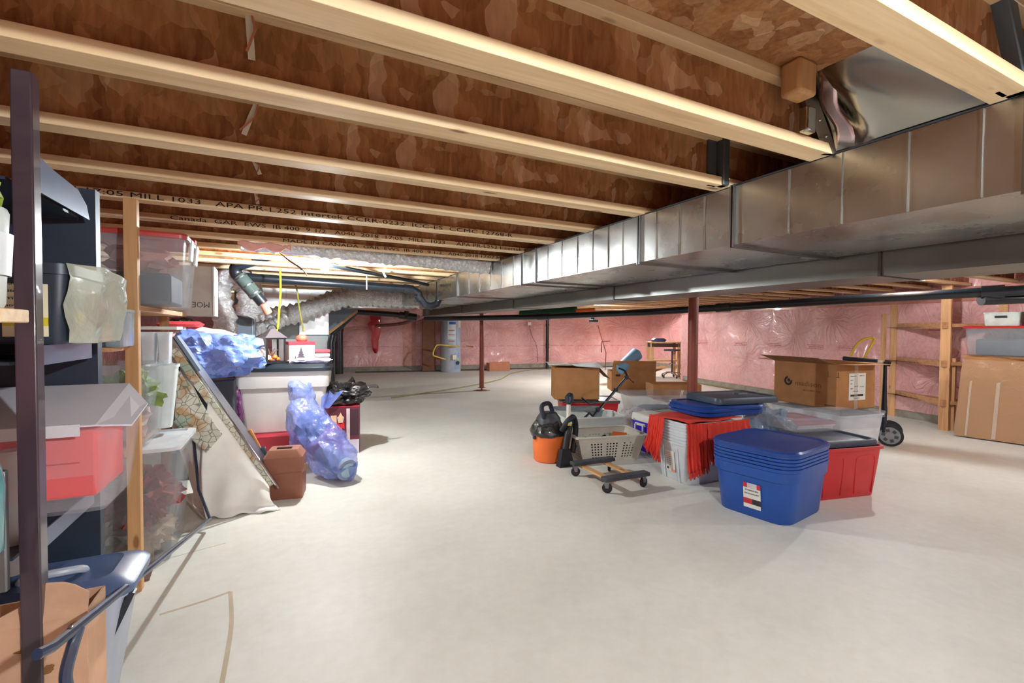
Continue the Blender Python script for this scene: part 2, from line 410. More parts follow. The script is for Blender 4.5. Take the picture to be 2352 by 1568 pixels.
# ---------------------------------------------------------------- I-joists
JW, JH, FT = .087, .24, .037
def joist_mesh(x0, x1):
    L = x1 - x0
    a = B().box((L / 2, -JW / 2, FT / 2), (L, JW, FT)).obj('bottom_flange', PINE, bevel=.002)
    b = B().box((L / 2, -JW / 2, JH - FT / 2), (L, JW, FT)).obj('top_flange', PINE, bevel=.002)
    c = B().box((L / 2, -JW / 2, JH / 2), (L, .011, JH - 2 * FT + .004)).obj('web', OSB, smooth=0)
    return a, b, c
def joist(x0, x1, yfar, label, group=None, src=None):
    t = thing('floor_joist', label, 'joist', (x0, yfar, 2.01), 0, group)
    if src:
        for ch in src.children:
            c = ch.copy(); C.objects.link(c); c.parent = t
    else:
        for p in joist_mesh(x0, x1): p.parent = t
    return t
YJ = [1.115, 1.555, 2.115, 2.60, 3.09, 3.58, 4.07]
NM = ['nearest wooden I-joist crossing the whole top of the picture', 'wooden I-joist second from the nearest, its end at the small black bracket above the duct',
      'wooden I-joist third from the nearest, knotty pale flange', 'wooden I-joist fourth from the nearest, thin post standing against it',
      'wooden I-joist with black print ending CCMC 12768-R along its flange', 'wooden I-joist with black print 2018 17:05 along its flange',
      'wooden I-joist with black print 2018 17:07, just above the silver flex duct']
J0 = joist(-3.58, 3.90, .605, 'thick pale I-joist at top right, ending over the sheet metal panel')
ORD = 'first second third fourth fifth sixth seventh eighth ninth tenth eleventh twelfth thirteenth fourteenth fifteenth sixteenth seventeenth eighteenth nineteenth twentieth'.split()
js = []
for y, l in zip(YJ, NM): js.append(joist(-3.58, 3.90, y, l, src=J0))
for k in range(20):
    joist(-3.58, 3.90, 4.56 + .49 * k, '%s plain I-joist beyond the silver flex duct, left of the steel beam' % ORD[k], 'far joists left of the steel beam', src=J0)
for k in range(3): joist(-3.58, 3.90, .11 - .49 * k, '%s I-joist behind the thick pale one at top right, outside the picture' % ORD[k], 'joists overhead behind the camera', src=J0)
J1 = joist(4.05, 7.55, .11, 'nearest orange-lit I-joist right of the steel beam', 'joists right of the steel beam, near')
for k in range(8): 
    x1 = 7.5 + 2.4 * (3.0 + .605 + .49 * k) / 12.42
    joist(4.05, x1 - .05, .605 + .49 * k, '%s orange-lit I-joist after the nearest one, right of the steel beam' % ORD[k], 'joists right of the steel beam, near', src=J1 if k < 1 else None)
J2 = None
for k in range(19):
    y = 4.56 + .49 * k; x1 = (7.5 + 2.4 * (3.0 + y) / 12.42 - .05) if y < 9.3 else 12.6
    joist(4.05, x1, y, '%s orange-lit I-joist beyond the thick column, right of the steel beam' % ORD[k], 'joists right of the steel beam, far')
# black mill print on the flanges of three joists
def jprint(j, x0, s, w, size=.03):
    text(s, size, INK, j, face((x0 + 3.58, -JW - .0012, .008), (1, 0, 0), (0, 0, 1)), 'mill_print', w)
jprint(js[4], -.92, 'I 17:05 MILL 1033   APA PR-L252 Intertek CCRR-0232  ICC-ES  CCMC 12768-R', 2.40, .036)
jprint(js[5], -.62, 'Canada  GAR  EWS  IB 400  9 1/2   A040  2018  17:05  MILL  1033     APA PR-L252 Intertek CCRR-0232  ICC-ES  CCMC 12', 3.3, .036)
jprint(js[6], .0, 'MADE IN CANADA  GAR  EWS  IB 400  9 1/2   A040 2018 17:07 MILL 1033    APA PR-L252 Int', 2.6, .036)
jprint(js[4], 2.05, '48', .06, .036)
# deck seam boards seen between the joists
def web_splice(y, x, w=.06):
    return None

# ---------------------------------------------------------------- steel beam and columns
t = thing('steel_beam', 'long red-brown steel beam carried by the two columns', 'beam', (3.975, -2.9, 1.765))
b = B(); LB = 17.3
b.box((0, LB / 2, .006), (.14, LB, .012)); b.box((0, LB / 2, .239), (.14, LB, .012)); b.box((0, LB / 2, .1225), (.01, LB, .22))
b.obj('i_section', M('beam_primer', (84, 46, 34), .5, .1), t, smooth=0)
def column(y, label):
    t = thing('support_column', label, 'column', (3.975, y, 0))
    b = B().lathe([(.052, .06), (.052, 1.75)], 24); b.obj('post', RUST, t)
    b = B().box((0, 0, 1.757), (.16, .16, .012)); b.obj('cap_plate', RUST, t)
    b = B().box((0, 0, .004), (.18, .18, .008)); b.box((0, 0, .062), (.14, .14, .008)); b.obj('base_plate', RUST, t)
    B().lathe([(.016, .008), (.016, .05), (.03, .05), (.03, .06)], 12).obj('jack_screw', RUST, t)
    return t
column(3.62, 'thick rust-red steel column standing behind the stacked totes')
column(9.55, 'rust-red steel column in the middle of the open floor')
column(-2.2, 'rust-red steel column behind the camera')
struct(B().lathe([(.19, .0), (.19, .0012)], 24).obj('trim_7', M('rust_stain', (176, 150, 120), .8), loc=(3.975, 9.55, 0)))

# ---------------------------------------------------------------- main ducts
X0, X1, ZB, ZT = 1.84, 2.62, 1.745, 2.008
t = thing('supply_duct', 'long shiny galvanised trunk duct running under the joists', 'duct', (0, 0, 0))
random.seed(7)
seams = [-2.6, -1.2, .52, 1.454, 2.07, 3.28, 3.53, 5.18, 6.9]
for i, (ya, yb) in enumerate(zip(seams, seams[1:])):
    b = B(); nst = max(2, int((yb - ya) / .3))
    # side face with slight pillowing so each panel catches light differently
    ys = [ya + (yb - ya) * k / nst for k in range(nst + 1)]
    loops = []
    for k in range(nst * 4 + 1):
        y = ya + (yb - ya) * k / (nst * 4); f = k % 4
        pil = .0022 if f in (1, 2, 3) else -.0008
        e = 0.0
        loops.append([Vector((X0 + e, y, ZB)), Vector((X0 - pil, y, (ZB + ZT) / 2)), Vector((X0 + e, y, ZT)), Vector((X1, y, ZT)), Vector((X1, y, ZB)), Vector(((X0 + X1) / 2, y, ZB - pil * 1.5))])
    b.loft(loops); b.obj('duct_section', GALV, t, smooth=.5)
for y in seams[1:-1]:
    b = B()
    for dy in ((-.008, .008) if y not in (3.28, 3.53) else (0,)):
        b.poly([(X0 + .002, y + dy - .004, ZT + .006), (X0 - .014, y + dy - .004, ZT + .006), (X0 - .014, y + dy - .004, ZB - .013), (X1 + .004, y + dy - .004, ZB - .013), (X1 + .004, y + dy - .004, ZB + .001), (X0 + .002, y + dy - .004, ZB + .001)], (0, .008, 0))
    b.obj('drive_cleat', M('duct_seam', (150, 152, 152), .3, metal=1), t, smooth=0)
for y in [.0, .3, .62, .8, 1.0, 1.2, 1.62, 1.78, 1.94, 2.22, 2.36, 2.52, 2.7, 2.9, 3.1, 3.7, 3.95, 4.2, 4.5, 4.8]:
    B().box((X0 - .0035, y, (ZB + ZT) / 2), (.006, .006, ZT - ZB - .004)).obj('bead', GALV, t, smooth=0)
b = B().box(((X0 + .01), 2.2, ZT + .004), (.03, 9.4, .006)); b.obj('top_edge', M('dark_gap', (40, 42, 44), .6), t, smooth=0)
b = B().hexa([(X0, 6.9, ZB), (X1, 6.9, ZB), (X1, 8.6, ZB), (X0 - .1, 8.6, ZB), (X0, 6.9, ZT), (X1, 6.9, ZT), (X1, 8.6, ZT), (X0 - .1, 8.6, ZT)])
b.obj('end_transition', GALV, t, smooth=0)
t = thing('return_duct', 'duller grey duct hanging lower beside the shiny trunk duct', 'duct', (0, 0, 0))
XA, XB, ZC = 2.64, 3.06, 1.63
prev = -2.6
for y in (-.6, 1.25, 3.3, 5.3, 7.2, 9.6):
    B().box(((XA + XB) / 2, (prev + y) / 2, (ZC + 2.0) / 2), (XB - XA, y - prev - .004, 2.0 - ZC)).obj('duct_section', GALVD, t, smooth=0); prev = y
for y in (-.6, 1.25, 3.3, 5.3, 7.2): B().box(((XA + XB) / 2, y, (ZC + 2.0) / 2), (XB - XA + .014, .014, 2.0 - ZC + .01)).obj('drive_cleat', M('duct_seam_dull', (96, 96, 92), .4, metal=1), t, smooth=0)
# bulbs
def bulb(x, y, z, st, label):
    t = thing('ceiling_bulb', label, 'light bulb', (x, y, z))
    n = N('bulb_glow_%d' % int(st)); n.set(col=(255, 250, 240), emit=(.86, .95, 1.0), es=float(st)); 
    B().lathe([(.012, .05), (.022, .04), (.033, .012), (.036, -.005), (.03, -.028), (.016, -.042), (.002, -.046)], 18).obj('glass', n.m, t)
    B().lathe([(.056, .075), (.056, .085), (.03, .085), (.02, .07), (.02, .052), (.013, .05)][::-1], 18).obj('socket', WHITE, t)
    B().box((0, 0, .10), (.10, .10, .03)).obj('junction_box', STEEL, t, smooth=0)
    return t
BL = ['glowing bare light bulb hanging over the furnace corner', 'bare light bulb behind the camera', 'bare light bulb over the open floor behind the ducts',
      'bare light bulb behind the trunk duct at the right', 'added unseen light bulb between the joists, brightening the right wall', 'bare light bulb in the far right corner', 'bare light bulb at the far left by the furnace']
for (x, y, z, st), l in zip(BULBS, BL): bulb(x, y, z, st, l)
# ---------------------------------------------------------------- shared builders
def decal(parent, mtx, rects, name='sticker'):
    """flat printed sticker: rects = (x, y, w, h, material) in the plane of mtx"""
    b = B(); mats = []
    for i, (x, y, w_, h_, m_) in enumerate(rects):
        if m_ not in mats: mats.append(m_)
        b.mi = mats.index(m_); z = .0006 + .0005 * i
        b.box((x + w_ / 2, y + h_ / 2, z / 2), (w_, h_, z), m=mtx)
    return b.obj(name, mats, parent, smooth=0)
def carton(name, label, loc, rz, w_, d_, h_, flaps=(), mat=None, inner=None, cat='cardboard box', t=.006, closed=False, tape=False):
    """cardboard box open at the top; flaps = (side, tilt degrees from upright outward, length[, skew])"""
    o = thing(name, label, cat, loc, rz); mat = mat or CARD
    b = B()
    if closed: b.box((0, 0, h_ / 2), (w_, d_, h_))
    else:
        b.box((0, 0, t / 2), (w_, d_, t))
        for s in (-1, 1):
            b.box((s * (w_ / 2 - t / 2), 0, h_ / 2), (t, d_, h_)); b.box((0, s * (d_ / 2 - t / 2), h_ / 2), (w_ - 2 * t, t, h_))
    b.obj('carton', mat, o, smooth=0)
    for side, ang, ln in flaps:
        a = R(ang); b = B()
        L = d_ if side in ('l', 'r') else w_
        # local: hinge along Y at x=0, flap goes +x*sin + z*cos
        p = [Vector((0, -L / 2 + .004, 0)), Vector((0, L / 2 - .004, 0)), Vector((math.sin(a) * ln, L / 2 - .02, math.cos(a) * ln)), Vector((math.sin(a) * ln, -L / 2 + .02, math.cos(a) * ln))]
        nr = Vector((math.cos(a), 0, -math.sin(a))) * .004
        rot = {'r': 0, 'b': PI / 2, 'l': PI, 'f': -PI / 2}[side]; off = {'r': (w_ / 2, 0), 'l': (-w_ / 2, 0), 'b': (0, d_ / 2), 'f': (0, -d_ / 2)}[side]
        T = Matrix.Translation((off[0], off[1], h_)) @ Matrix.Rotation(rot, 4, 'Z')
        b.hexa([T @ q for q in [p[0] - nr, p[1] - nr, p[1], p[0]] + [p[3] - nr, p[2] - nr, p[2], p[3]]]); b.obj('flap', inner or mat, o, smooth=0)
    return o
def caster(parent, x, y, z, r, mat=None, yaw=0, fork=STEEL):
    """swivel caster: a fork with a wheel below; z = mounting height"""
    T = Matrix.Translation((x, y, 0)) @ Matrix.Rotation(yaw, 4, 'Z')
    b = B(); b.box((0, 0, z - .003), (.05, .05, .006), m=T)
    for s in (-1, 1): b.hexa([T @ Vector(q) for q in [(-.012, s * .014 - .0015, r), (.012, s * .014 - .0015, r), (.012, s * .014 + .0015, r), (-.012, s * .014 + .0015, r), (-.03, s * .014 - .0015, z - .006), (.02, s * .014 - .0015, z - .006), (.02, s * .014 + .0015, z - .006), (-.03, s * .014 + .0015, z - .006)]])
    f = b.obj('caster', fork, parent, smooth=0)
    w_ = B().lathe([(.004, -.011), (r * .5, -.011), (r * .85, -.011), (r, -.008), (r, .008), (r * .85, .011), (r * .5, .011), (.004, .011)], 20, T @ Matrix.Translation((0, 0, r)) @ Matrix.Rotation(PI / 2, 4, 'X'))
    w_.obj('wheel', mat or BLACKR, f)
    return f
def flex(name_part, parent, path, r, mat, pitch=.04, depth=.008, n=16, jit=.004, seed=1):
    """corrugated flexible duct"""
    P = ccurve(path, 10); random.seed(seed)
    # resample at pitch/2
    L = [0]
    for a, b_ in zip(P, P[1:]): L.append(L[-1] + (b_ - a).length)
    out = []; s = 0; i = 0
    while s < L[-1]:
        while i < len(L) - 2 and L[i + 1] < s: i += 1
        t = (s - L[i]) / max(1e-6, L[i + 1] - L[i]); out.append(P[i].lerp(P[i + 1], t)); s += pitch / 2
    rs = [r + (depth if k % 2 else -depth) + random.uniform(-jit, jit) for k in range(len(out))]
    b = B().tube(out, rs, n)
    for v in b.bm.verts:
        v.co += Vector((random.uniform(-jit, jit), random.uniform(-jit, jit), random.uniform(-jit, jit)))
    return b.obj(name_part, mat, parent, smooth=.9)
def crumple(b, amp=.02, freq=7, seed=0, st=(.3, -.5, -.8)):
    """sharp-edged creases like thin plastic film"""
    b.bm.normal_update(); S_ = Vector(st).normalized(); o = Vector((seed * 3.1, seed, 0)); new = []
    for v in b.bm.verts:
        q = v.co * freq; q = q - S_ * (q.dot(S_)) * .6 + o
        r_ = (1 - 2.2 * abs(noise.noise(q))) + .5 * (1 - 2.2 * abs(noise.noise(q * 2.3 + Vector((4, 1, 2))))) + .22 * (1 - 2.2 * abs(noise.noise(q * 5.1)))
        new.append(v.co + v.normal * amp * (r_ - .6))
    for v, c_ in zip(b.bm.verts, new): v.co = c_
def bag(name, label, loc, r, mat, cat='plastic bag', amp=.35, seed=1, freq=1.7, sub=4, neck=None, rz=0, tilt=None, flat=None, contents=None, partname='film'):
    o = thing(name, label, cat, loc, rz)
    T = Matrix.Rotation(tilt[0], 4, tilt[1]) if tilt else Matrix()
    b = B().blob((0, 0, r[2] * .92), r, amp, seed, sub, freq, m=T)
    bmesh.ops.subdivide_edges(b.bm, edges=b.bm.edges[:], cuts=1, use_grid_fill=True)
    crumple(b, min(r) * (.07 if 'black' in label else .12), 1.3 / min(r), seed)
    for v in b.bm.verts: v.co.z = max(v.co.z, flat or 0.002)
    b.obj(partname, mat, o, smooth=.55)
    if neck:
        for (px, py, pz, dx, dy, dz, rr, sd) in neck:
            m_ = B(); random.seed(sd); d_ = Vector((dx, dy, dz)); u = d_.orthogonal().normalized(); v_ = d_.normalized().cross(u)
            loops = []; nn = 22
            for k in range(7):
                f = k / 6; rad = rr * (.25 + f * 1.0)
                loops.append([Vector((px, py, pz)) + d_ * f + (u * math.cos(2 * PI * q / nn) * 1.0 + v_ * math.sin(2 * PI * q / nn) * .55) * rad * (1 + .35 * f * math.sin(q * 2.7 + sd + f * 2)) for q in range(nn)])
            m_.loft(loops, False, False).obj('gathered_neck', mat, o, smooth=1.2)
    return o
# ================================================================ pile of totes on the right
STK_RED = M('sticker_red', (196, 44, 60), .5); STK_BLK = M('sticker_black', (50, 44, 52), .5); STK_GRY = M('sticker_grey', (206, 196, 198), .5)
# --- stack of blue totes
t = thing('storage_tote', 'lowest blue tote of the blue stack, with a red and white sticker', 'tote', (3.345, 2.285, 0), R(9), 'stacked blue totes')
b = tub_mb(.68, .60, .40, .89, .13, .004, .012, .022)
b.obj('tub', BLUEP, t)
b = B()   # wide moulded band under the rim and corner ribs
m1 = B().loft([rrect(.66, .58, .13, z=.30), rrect(.688, .608, .135, z=.305), rrect(.694, .614, .135, z=.375), rrect(.68, .60, .13, z=.38)]).obj('rim_band', BLUEP, t)
# sticker on the short left end
k = (1 - .89) / 2 * .68 / .40
fm = face((-.3126 - .0018, .03, .07), (0, -1, 0), (-k, 0, 1))
st = decal(t, fm, [(0, 0, .125, .185, PAPER), (0, .03, .065, .04, STK_RED), (.065, .03, .06, .04, STK_BLK), (0, .15, .125, .035, STK_GRY), (0, .15, .03, .035, STK_RED), (.1, .15, .025, .035, STK_RED)])
text('STORAGE BIN', .014, INK, st, fm @ Matrix.Translation((.016, .128, .004)), w=.092)
text('BAC DE RANGEMENT', .012, INK, st, fm @ Matrix.Translation((.01, .104, .004)), w=.105)
zs = .024
lb = ['second blue tote from the bottom of the blue stack', 'third blue tote from the bottom of the blue stack', 'fourth blue tote from the bottom of the blue stack', 'topmost open blue tote of the blue stack, right under its lid']
src = thing('storage_tote', lb[0], 'tote', (3.345, 2.285, zs), R(9), 'stacked blue totes')
tub_mb(.68, .60, .40, .89, .13, .003, .012, .016).obj('tub', BLUEP, src)
for i in range(1, 4): dup(src, (3.345, 2.285, zs * (i + 1)), label=lb[i])
t = thing('tote_lid', 'glossy blue lid closing the stack of blue totes', 'lid', (3.345, 2.285, .40 + zs * 4 - .004), R(9))
lid_mb(.715, .635, .034, .15, dish=.006).obj('lid_panel', BLUEL, t)
# --- red tote with its dark lid
t = thing('storage_tote', 'red tote standing right of the blue stack', 'tote', (4.14, 2.33, 0), R(-12))
tub_mb(.70, .46, .42, .87, .06, .004, .018, .02).obj('tub', REDP, t)
b = B()
for x in (-.16, .16):
    pts = [(x - .09, -.204, .03), (x - .095, -.22, .3), (x - .06, -.224, .345), (x + .06, -.224, .345), (x + .095, -.22, .3), (x + .09, -.204, .03)]
    b.tube(ccurve(pts, 5), .004, 6)
b.obj('moulded_rib', REDP, t)
t = thing('tote_lid', 'dark grey lid lying on the red tote', 'lid', (4.14, 2.36, .42), R(-12))
lid_mb(.70, .47, .045, .07, dish=.02).obj('lid_panel', GREYL, t)
def clear_box(name, label, loc, rz, w_, d_, h_, tp=.88, mat=CLEAR, lidm=None, cat='tote', rim=.014, group=None, r=.05):
    o = thing(name, label, cat, loc, rz, group)
    tub_mb(w_, d_, h_, tp, r, .003, rim, .016).obj('tub', mat, o)
    if lidm: lid_mb(w_ + .035, d_ + .035, .028, r, z0=h_).obj('lid', lidm, o)
    return o
MAG = M('magenta_lid_plastic', (168, 44, 82), .35)
clear_box('underbed_box', 'long clear underbed box lying on the red tote lid', (4.50, 2.60, .467), R(-14), 1.0, .46, .13, .94)
clear_box('storage_tote', 'big milky clear tote carrying the large open cardboard box', (5.68, 3.22, 0), R(-8), .66, .90, .46, .9, MILK, CLEAR)
clear_box('storage_tote', 'clear tote with a magenta lid beneath the plastic bag', (4.86, 3.12, 0), R(-12), .68, .52, .40, .88, MILK, MAG)
# --- large cardboard box with logo
t = carton('cardboard_box', 'large open brown cardboard box with printed letter mark, top right of the tote pile', (5.80, 3.32, .49), R(-8), .60, .80, .50,
           [('l', 74, .27), ('r', 89, .16), ('f', 88, .2), ('b', 88, .28)], inner=M('cardboard_inside', (150, 104, 66), .85))
fm = face((-.3012, .30, .0), (0, -1, 0), (0, 0, 1))
dx = decal(t, fm, [(.60, .36, .008, .06, INKB), (.60, .36, .03, .006, INKB), (.70, .36, .03, .006, INKB), (.72, .36, .008, .06, INKB), (.57, .035, .13, .014, INKB)], 'printed_mark')
b = B(); b.mi = 0
cen = Vector((.10, .265, 0))
def ring(b, c, r0, r1, a0, a1, n, m, th=.001):
    lo = []
    for k_ in range(n + 1):
        a = R(a0 + (a1 - a0) * k_ / n); co, si = math.cos(a), math.sin(a)
        lo.append([m @ (c + Vector((co * r0, si * r0, 0))), m @ (c + Vector((co * r1, si * r1, 0))), m @ (c + Vector((co * r1, si * r1, th))), m @ (c + Vector((co * r0, si * r0, th)))])
    b.loft(lo, True, True)
ring(b, cen, .030, .055, 100, 370, 20, fm); ring(b, cen + Vector((.008, .008, 0)), .0, .020, 0, 359, 16, fm)
b.obj('printed_logo', INK, t, smooth=0)
text('madison', .085, INKB, t, fm @ Matrix.Translation((.19, .225, .001)), 'printed_name', w=.33)
text('AUTOMOTIVE', .03, INKB, t, fm @ Matrix.Translation((.30, .165, .001)), 'printed_name', w=.22)
fm = face((-.21, -.4012, 0), (1, 0, 0), (0, 0, 1))
dl = decal(t, fm, [(.10, .10, .26, .30, PAPER), (.125, .142, .20, .022, INK)], 'shipping_label')
for i, (x, y, s_, w_) in enumerate([(.12, .365, 'RETURN ADDRESS', .09), (.26, .367, 'SHIP TO', .07), (.12, .32, 'QTY 1', .05), (.12, .28, 'N.W.', .03), (.18, .25, 'CARTON', .06), (.12, .225, 'MADE', .04), (.27, .245, 'P.O. NO', .06), (.16, .195, 'ITEM 204', .08), (.17, .118, '7 28164 03', .09)]):
    text(s_, .014, INK, dl, fm @ Matrix.Translation((x, y, .002)), w=w_)
TAPE = mat_film('clear_tape', (214, 200, 180), .35, .1, .3, 20)
B().box((.0, -.402, .25), (.055, .002, .5)).obj('packing_tape', TAPE, t, smooth=0)
# --- plastic bag between piles
FILMB = mat_film('blue_grey_film', (150, 172, 196), .55, .2, .7)
bag('plastic_bag', 'crumpled grey-blue clear bag squeezed between the lids and the large box', (4.28, 2.98, .10), (.20, .20, .26), FILMB, amp=.5, seed=3)
# --- stack of clear bins
t = thing('clear_bin', 'lowest clear bin of the clear stack, with a white label', 'bin', (3.40, 3.07, 0), R(-4), 'stacked clear bins')
tub_mb(.56, .42, .36, .84, .045, .004, .008, .012).obj('tub', MILK, t)
for y_ in (-.09, .09): B().box((-.262, y_, .16), (.006, .012, .3), Matrix.Rotation(-.12, 4, 'Y')).obj('side_rib', MILK, t, smooth=0)
k = (1 - .84) / 2 * .56 / .36
fm = face((-.2365 - .012 - .0045, .065, .085), (0, -1, 0), (-k, 0, 1))
st = decal(t, fm, [(0, 0, .115, .19, PAPER), (.012, .012, .02, .022, INK), (.068, 0, .047, .022, M('sticker_orange', (240, 150, 110), .5))])
for i in range(7): text(['Storage', 'Bac de', 'rangement', 'Caja de', 'plastico', 'Rect. 54 L', '57 qt'][i], .013, M('label_red_ink', (214, 84, 70), .6) if i < 3 else INK, st, fm @ Matrix.Translation((.014, .165 - .018 * i, .003)), w=.05 + .005 * (i % 3))
names = ['second', 'third', 'fourth', 'fifth', 'sixth', 'seventh']
src = thing('clear_bin', 'second clear bin from the bottom of the clear stack', 'bin', (3.40, 3.07, .027), R(-4), 'stacked clear bins')
tub_mb(.56, .42, .36, .84, .045, .003, .008, .012).obj('tub', MILK, src)
for i in range(1, 7):
    dup(src, (3.40, 3.07, .027 * (i + 1)), label=('%s clear bin from the bottom of the clear stack' % names[i]) if i < 6 else 'topmost clear bin of the clear stack, right under the orange fabric')
# --- orange fringed fabric hanging over the stack
ORF = M('orange_red_fabric', (214, 56, 40), .85, .06, .2, 120)
t = thing('fringed_throw', 'orange-red fringed throw hanging over both sides of the clear stack', 'throw', (3.40, 3.07, .555))
b = B(); random.seed(2)
b.grid(14, 8, lambda u, v: Vector((-.31 + .66 * u, -.23 + .46 * v, .012 + .008 * math.sin(u * 9 + v * 5)))); b.obj('top_cloth', ORF, t, solid=.008)
def hang(x0, y0, x1, y1, ztop, ln0, ln1, out, nfold, name):
    """hanging cloth with folds and a fringed lower edge"""
    b = B(); a = Vector((x0, y0, 0)); e = Vector((x1, y1, 0)); d_ = e - a; nr = Vector((d_.y, -d_.x, 0)).normalized(); N_ = nfold * 6
    def f(u, v):
        ln = ln0 + (ln1 - ln0) * u; p = a + d_ * u
        o_ = out * (.3 + .7 * v ** 1.2) * (1 + .22 * math.sin(u * nfold * 2 * PI + 2 * noise.noise(Vector((u * 4, 3, 1)))) + .5 * noise.noise(Vector((u * 5, v * 2, 7))))
        zz = ztop - ln * v - (.022 * abs(math.sin(u * nfold * PI * 1.0)) if v > .95 else 0)
        return Vector((p.x + nr.x * o_, p.y + nr.y * o_, zz)) + Vector((.006 * noise.noise(Vector((u * 9, v * 7, 0))), 0, 0))
    b.grid(N_, 12, f); b.obj(name, ORF, t, solid=.006, smooth=1.3)
    b = B(); m_ = nfold * 5
    for k_ in range(m_):   # fringe strands
        u = (k_ + .5) / m_; p = f(u, 1.0)
        b.tube([p + Vector((0, 0, .02)), p + Vector((random.uniform(-.006, .006), random.uniform(-.006, .006), -.014)), p + Vector((random.uniform(-.012, .012), random.uniform(-.01, .01), -.035))], [.005, .006, .0015], 5)
    q = b.obj('fringe', ORF, t); q['kind'] = 'stuff'
hang(-.27, .26, -.30, .05, .01, .26, .36, .07, 7, 'left_fall')
hang(-.29, -.17, -.12, -.235, .0, .42, .36, .075, 6, 'right_fall')
hang(-.12, -.235, .40, -.25, .0, .32, .14, .05, 6, 'front_fall')
# --- pile of blue lids with a dark grey one on top
src = None
for i, (dx_, dy_, rz_) in enumerate([(0, 0, -6), (.012, .01, -9), (-.014, .006, -4), (.006, -.004, -12)]):
    l_ = ['lowest blue lid of the pile on the clear bins', 'second blue lid of the pile on the clear bins', 'third blue lid of the pile on the clear bins', 'top blue lid of the pile, right under the grey one'][i]
    if src is None:
        src = thing('tote_lid', l_, 'lid', (3.73 + dx_, 3.12 + dy_, .585), R(rz_), 'pile of blue lids'); lid_mb(.76, .54, .03, .13, dish=.012).obj('lid_panel', BLUEL, src)
    else: dup(src, (3.73 + dx_, 3.12 + dy_, .585 + .019 * i), R(rz_), l_)
t = thing('tote_lid', 'dark grey lid topping the pile of blue lids', 'lid', (3.97, 3.13, .673), R(-10))
b = lid_mb(.72, .50, .058, .06, dish=.012); b.obj('lid_panel', GREYL, t)
B().loft([rrect(.16, .07, .03, z=.045, ox=.13, oy=.02), rrect(.13, .05, .02, z=.068, ox=.13, oy=.02)]).obj('handle_bump', GREYL, t)
# --- cooler
t = thing('cooler', 'blue picnic cooler with white lid and white side handle', 'cooler', (3.88, 3.93, 0), R(-3))
CB = M('cooler_blue', (58, 30, 190), .4, .04)
b = B().loft([rrect(.54, .36, .04, z=0), rrect(.55, .38, .04, z=.02), rrect(.60, .43, .045, z=.34)]); b.obj('body', CB, t)
b = B().loft([rrect(.61, .44, .05, z=.34), rrect(.615, .445, .05, z=.36), rrect(.60, .43, .05, z=.41), rrect(.54, .38, .04, z=.418), rrect(.50, .34, .04, z=.408)]); b.obj('lid', WHITE, t)
b = B().tube([(-.30, .10, .31), (-.325, .10, .30), (-.325, .10, .20), (-.325, -.03, .20), (-.325, -.03, .30), (-.30, -.03, .31)], .011, 8); b.box((-.305, .035, .305), (.02, .17, .025)); b.obj('handle', WHITE, t)
for y_ in (-.14, .14): B().box((-.303, y_, .345), (.012, .03, .02)).obj('hinge', M('cooler_hinge', (150, 148, 140), .5), t, smooth=0)
t = thing('cooling_rack', 'small wire rack lying on the cooler lid', 'wire rack', (4.02, 4.02, .42), R(8)); b = B()
for i in range(11): b.tube([(-.14 + .028 * i, -.13, .006), (-.14 + .028 * i, .13, .006)], .0016, 5)
b.obj('wires', STEEL, t); B().tube([(-.15, -.13, .004), (.15, -.13, .004), (.15, .13, .004), (-.15, .13, .004), (-.15, -.13, .004)], .003, 6).obj('frame', STEEL, t)
# --- laundry basket
t = thing('laundry_basket', 'white plastic laundry basket with square holes in its sides', 'basket', (3.07, 3.99, 0), R(-12))
W_, D_, H_ = .76, .46, .27; tp = .80
b = B()
def side_grid(b, p0, p1, q0, q1, cols, rows, holes, th=.004):
    """panel p0->p1 bottom, q0->q1 top, cells listed in holes are left out"""
    P = lambda u, v: (Vector(p0).lerp(Vector(p1), u)).lerp(Vector(q0).lerp(Vector(q1), u), v)
    V = [[b.bm.verts.new(P(i / cols, j / rows)) for i in range(cols + 1)] for j in range(rows + 1)]
    for j in range(rows):
        for i in range(cols):
            if (i, j) not in holes: b._f([V[j][i], V[j][i + 1], V[j + 1][i + 1], V[j + 1][i]])
def holes_for(cols, rows, groups, r0=3, r1=14):
    s = set()
    for g0, g1 in groups:
        for i in range(g0, g1, 2):
            for j in range(r0, r1, 2): s.add((i, j))
    return s
w0, d0, w1, d1 = W_ * tp / 2, D_ * tp / 2, W_ / 2, D_ / 2
c0 = [(-w0, -d0, 0), (w0, -d0, 0), (w0, d0, 0), (-w0, d0, 0)]; c1 = [(-w1, -d1, H_), (w1, -d1, H_), (w1, d1, H_), (-w1, d1, H_)]
for s in range(4):
    e = (s + 1) % 4; cols = 41 if s % 2 == 0 else 27
    g = [(7, 14), (17, 24), (28, 35)] if s % 2 == 0 else [(4, 11), (16, 23)]
    side_grid(b, c0[s], c0[e], c1[s], c1[e], cols, 19, holes_for(cols, 19, g, 3, 15))
vs = [b.bm.verts.new(p) for p in c0]; b._f(vs)
bmesh.ops.remove_doubles(b.bm, verts=b.bm.verts, dist=1e-5)
b.obj('basket_wall', OFFW, t, smooth=0, solid=.0015)
B().loft([rrect(W_ - .01, D_ - .01, .03, z=H_ - .012), rrect(W_ + .05, D_ + .05, .05, z=H_ - .014), rrect(W_ + .055, D_ + .055, .05, z=H_), rrect(W_ + .02, D_ + .02, .04, z=H_ + .008), rrect(W_ - .02, D_ - .02, .03, z=H_ + .004), rrect(W_ - .01, D_ - .01, .03, z=H_ - .012)], False, False).obj('rim', OFFW, t)
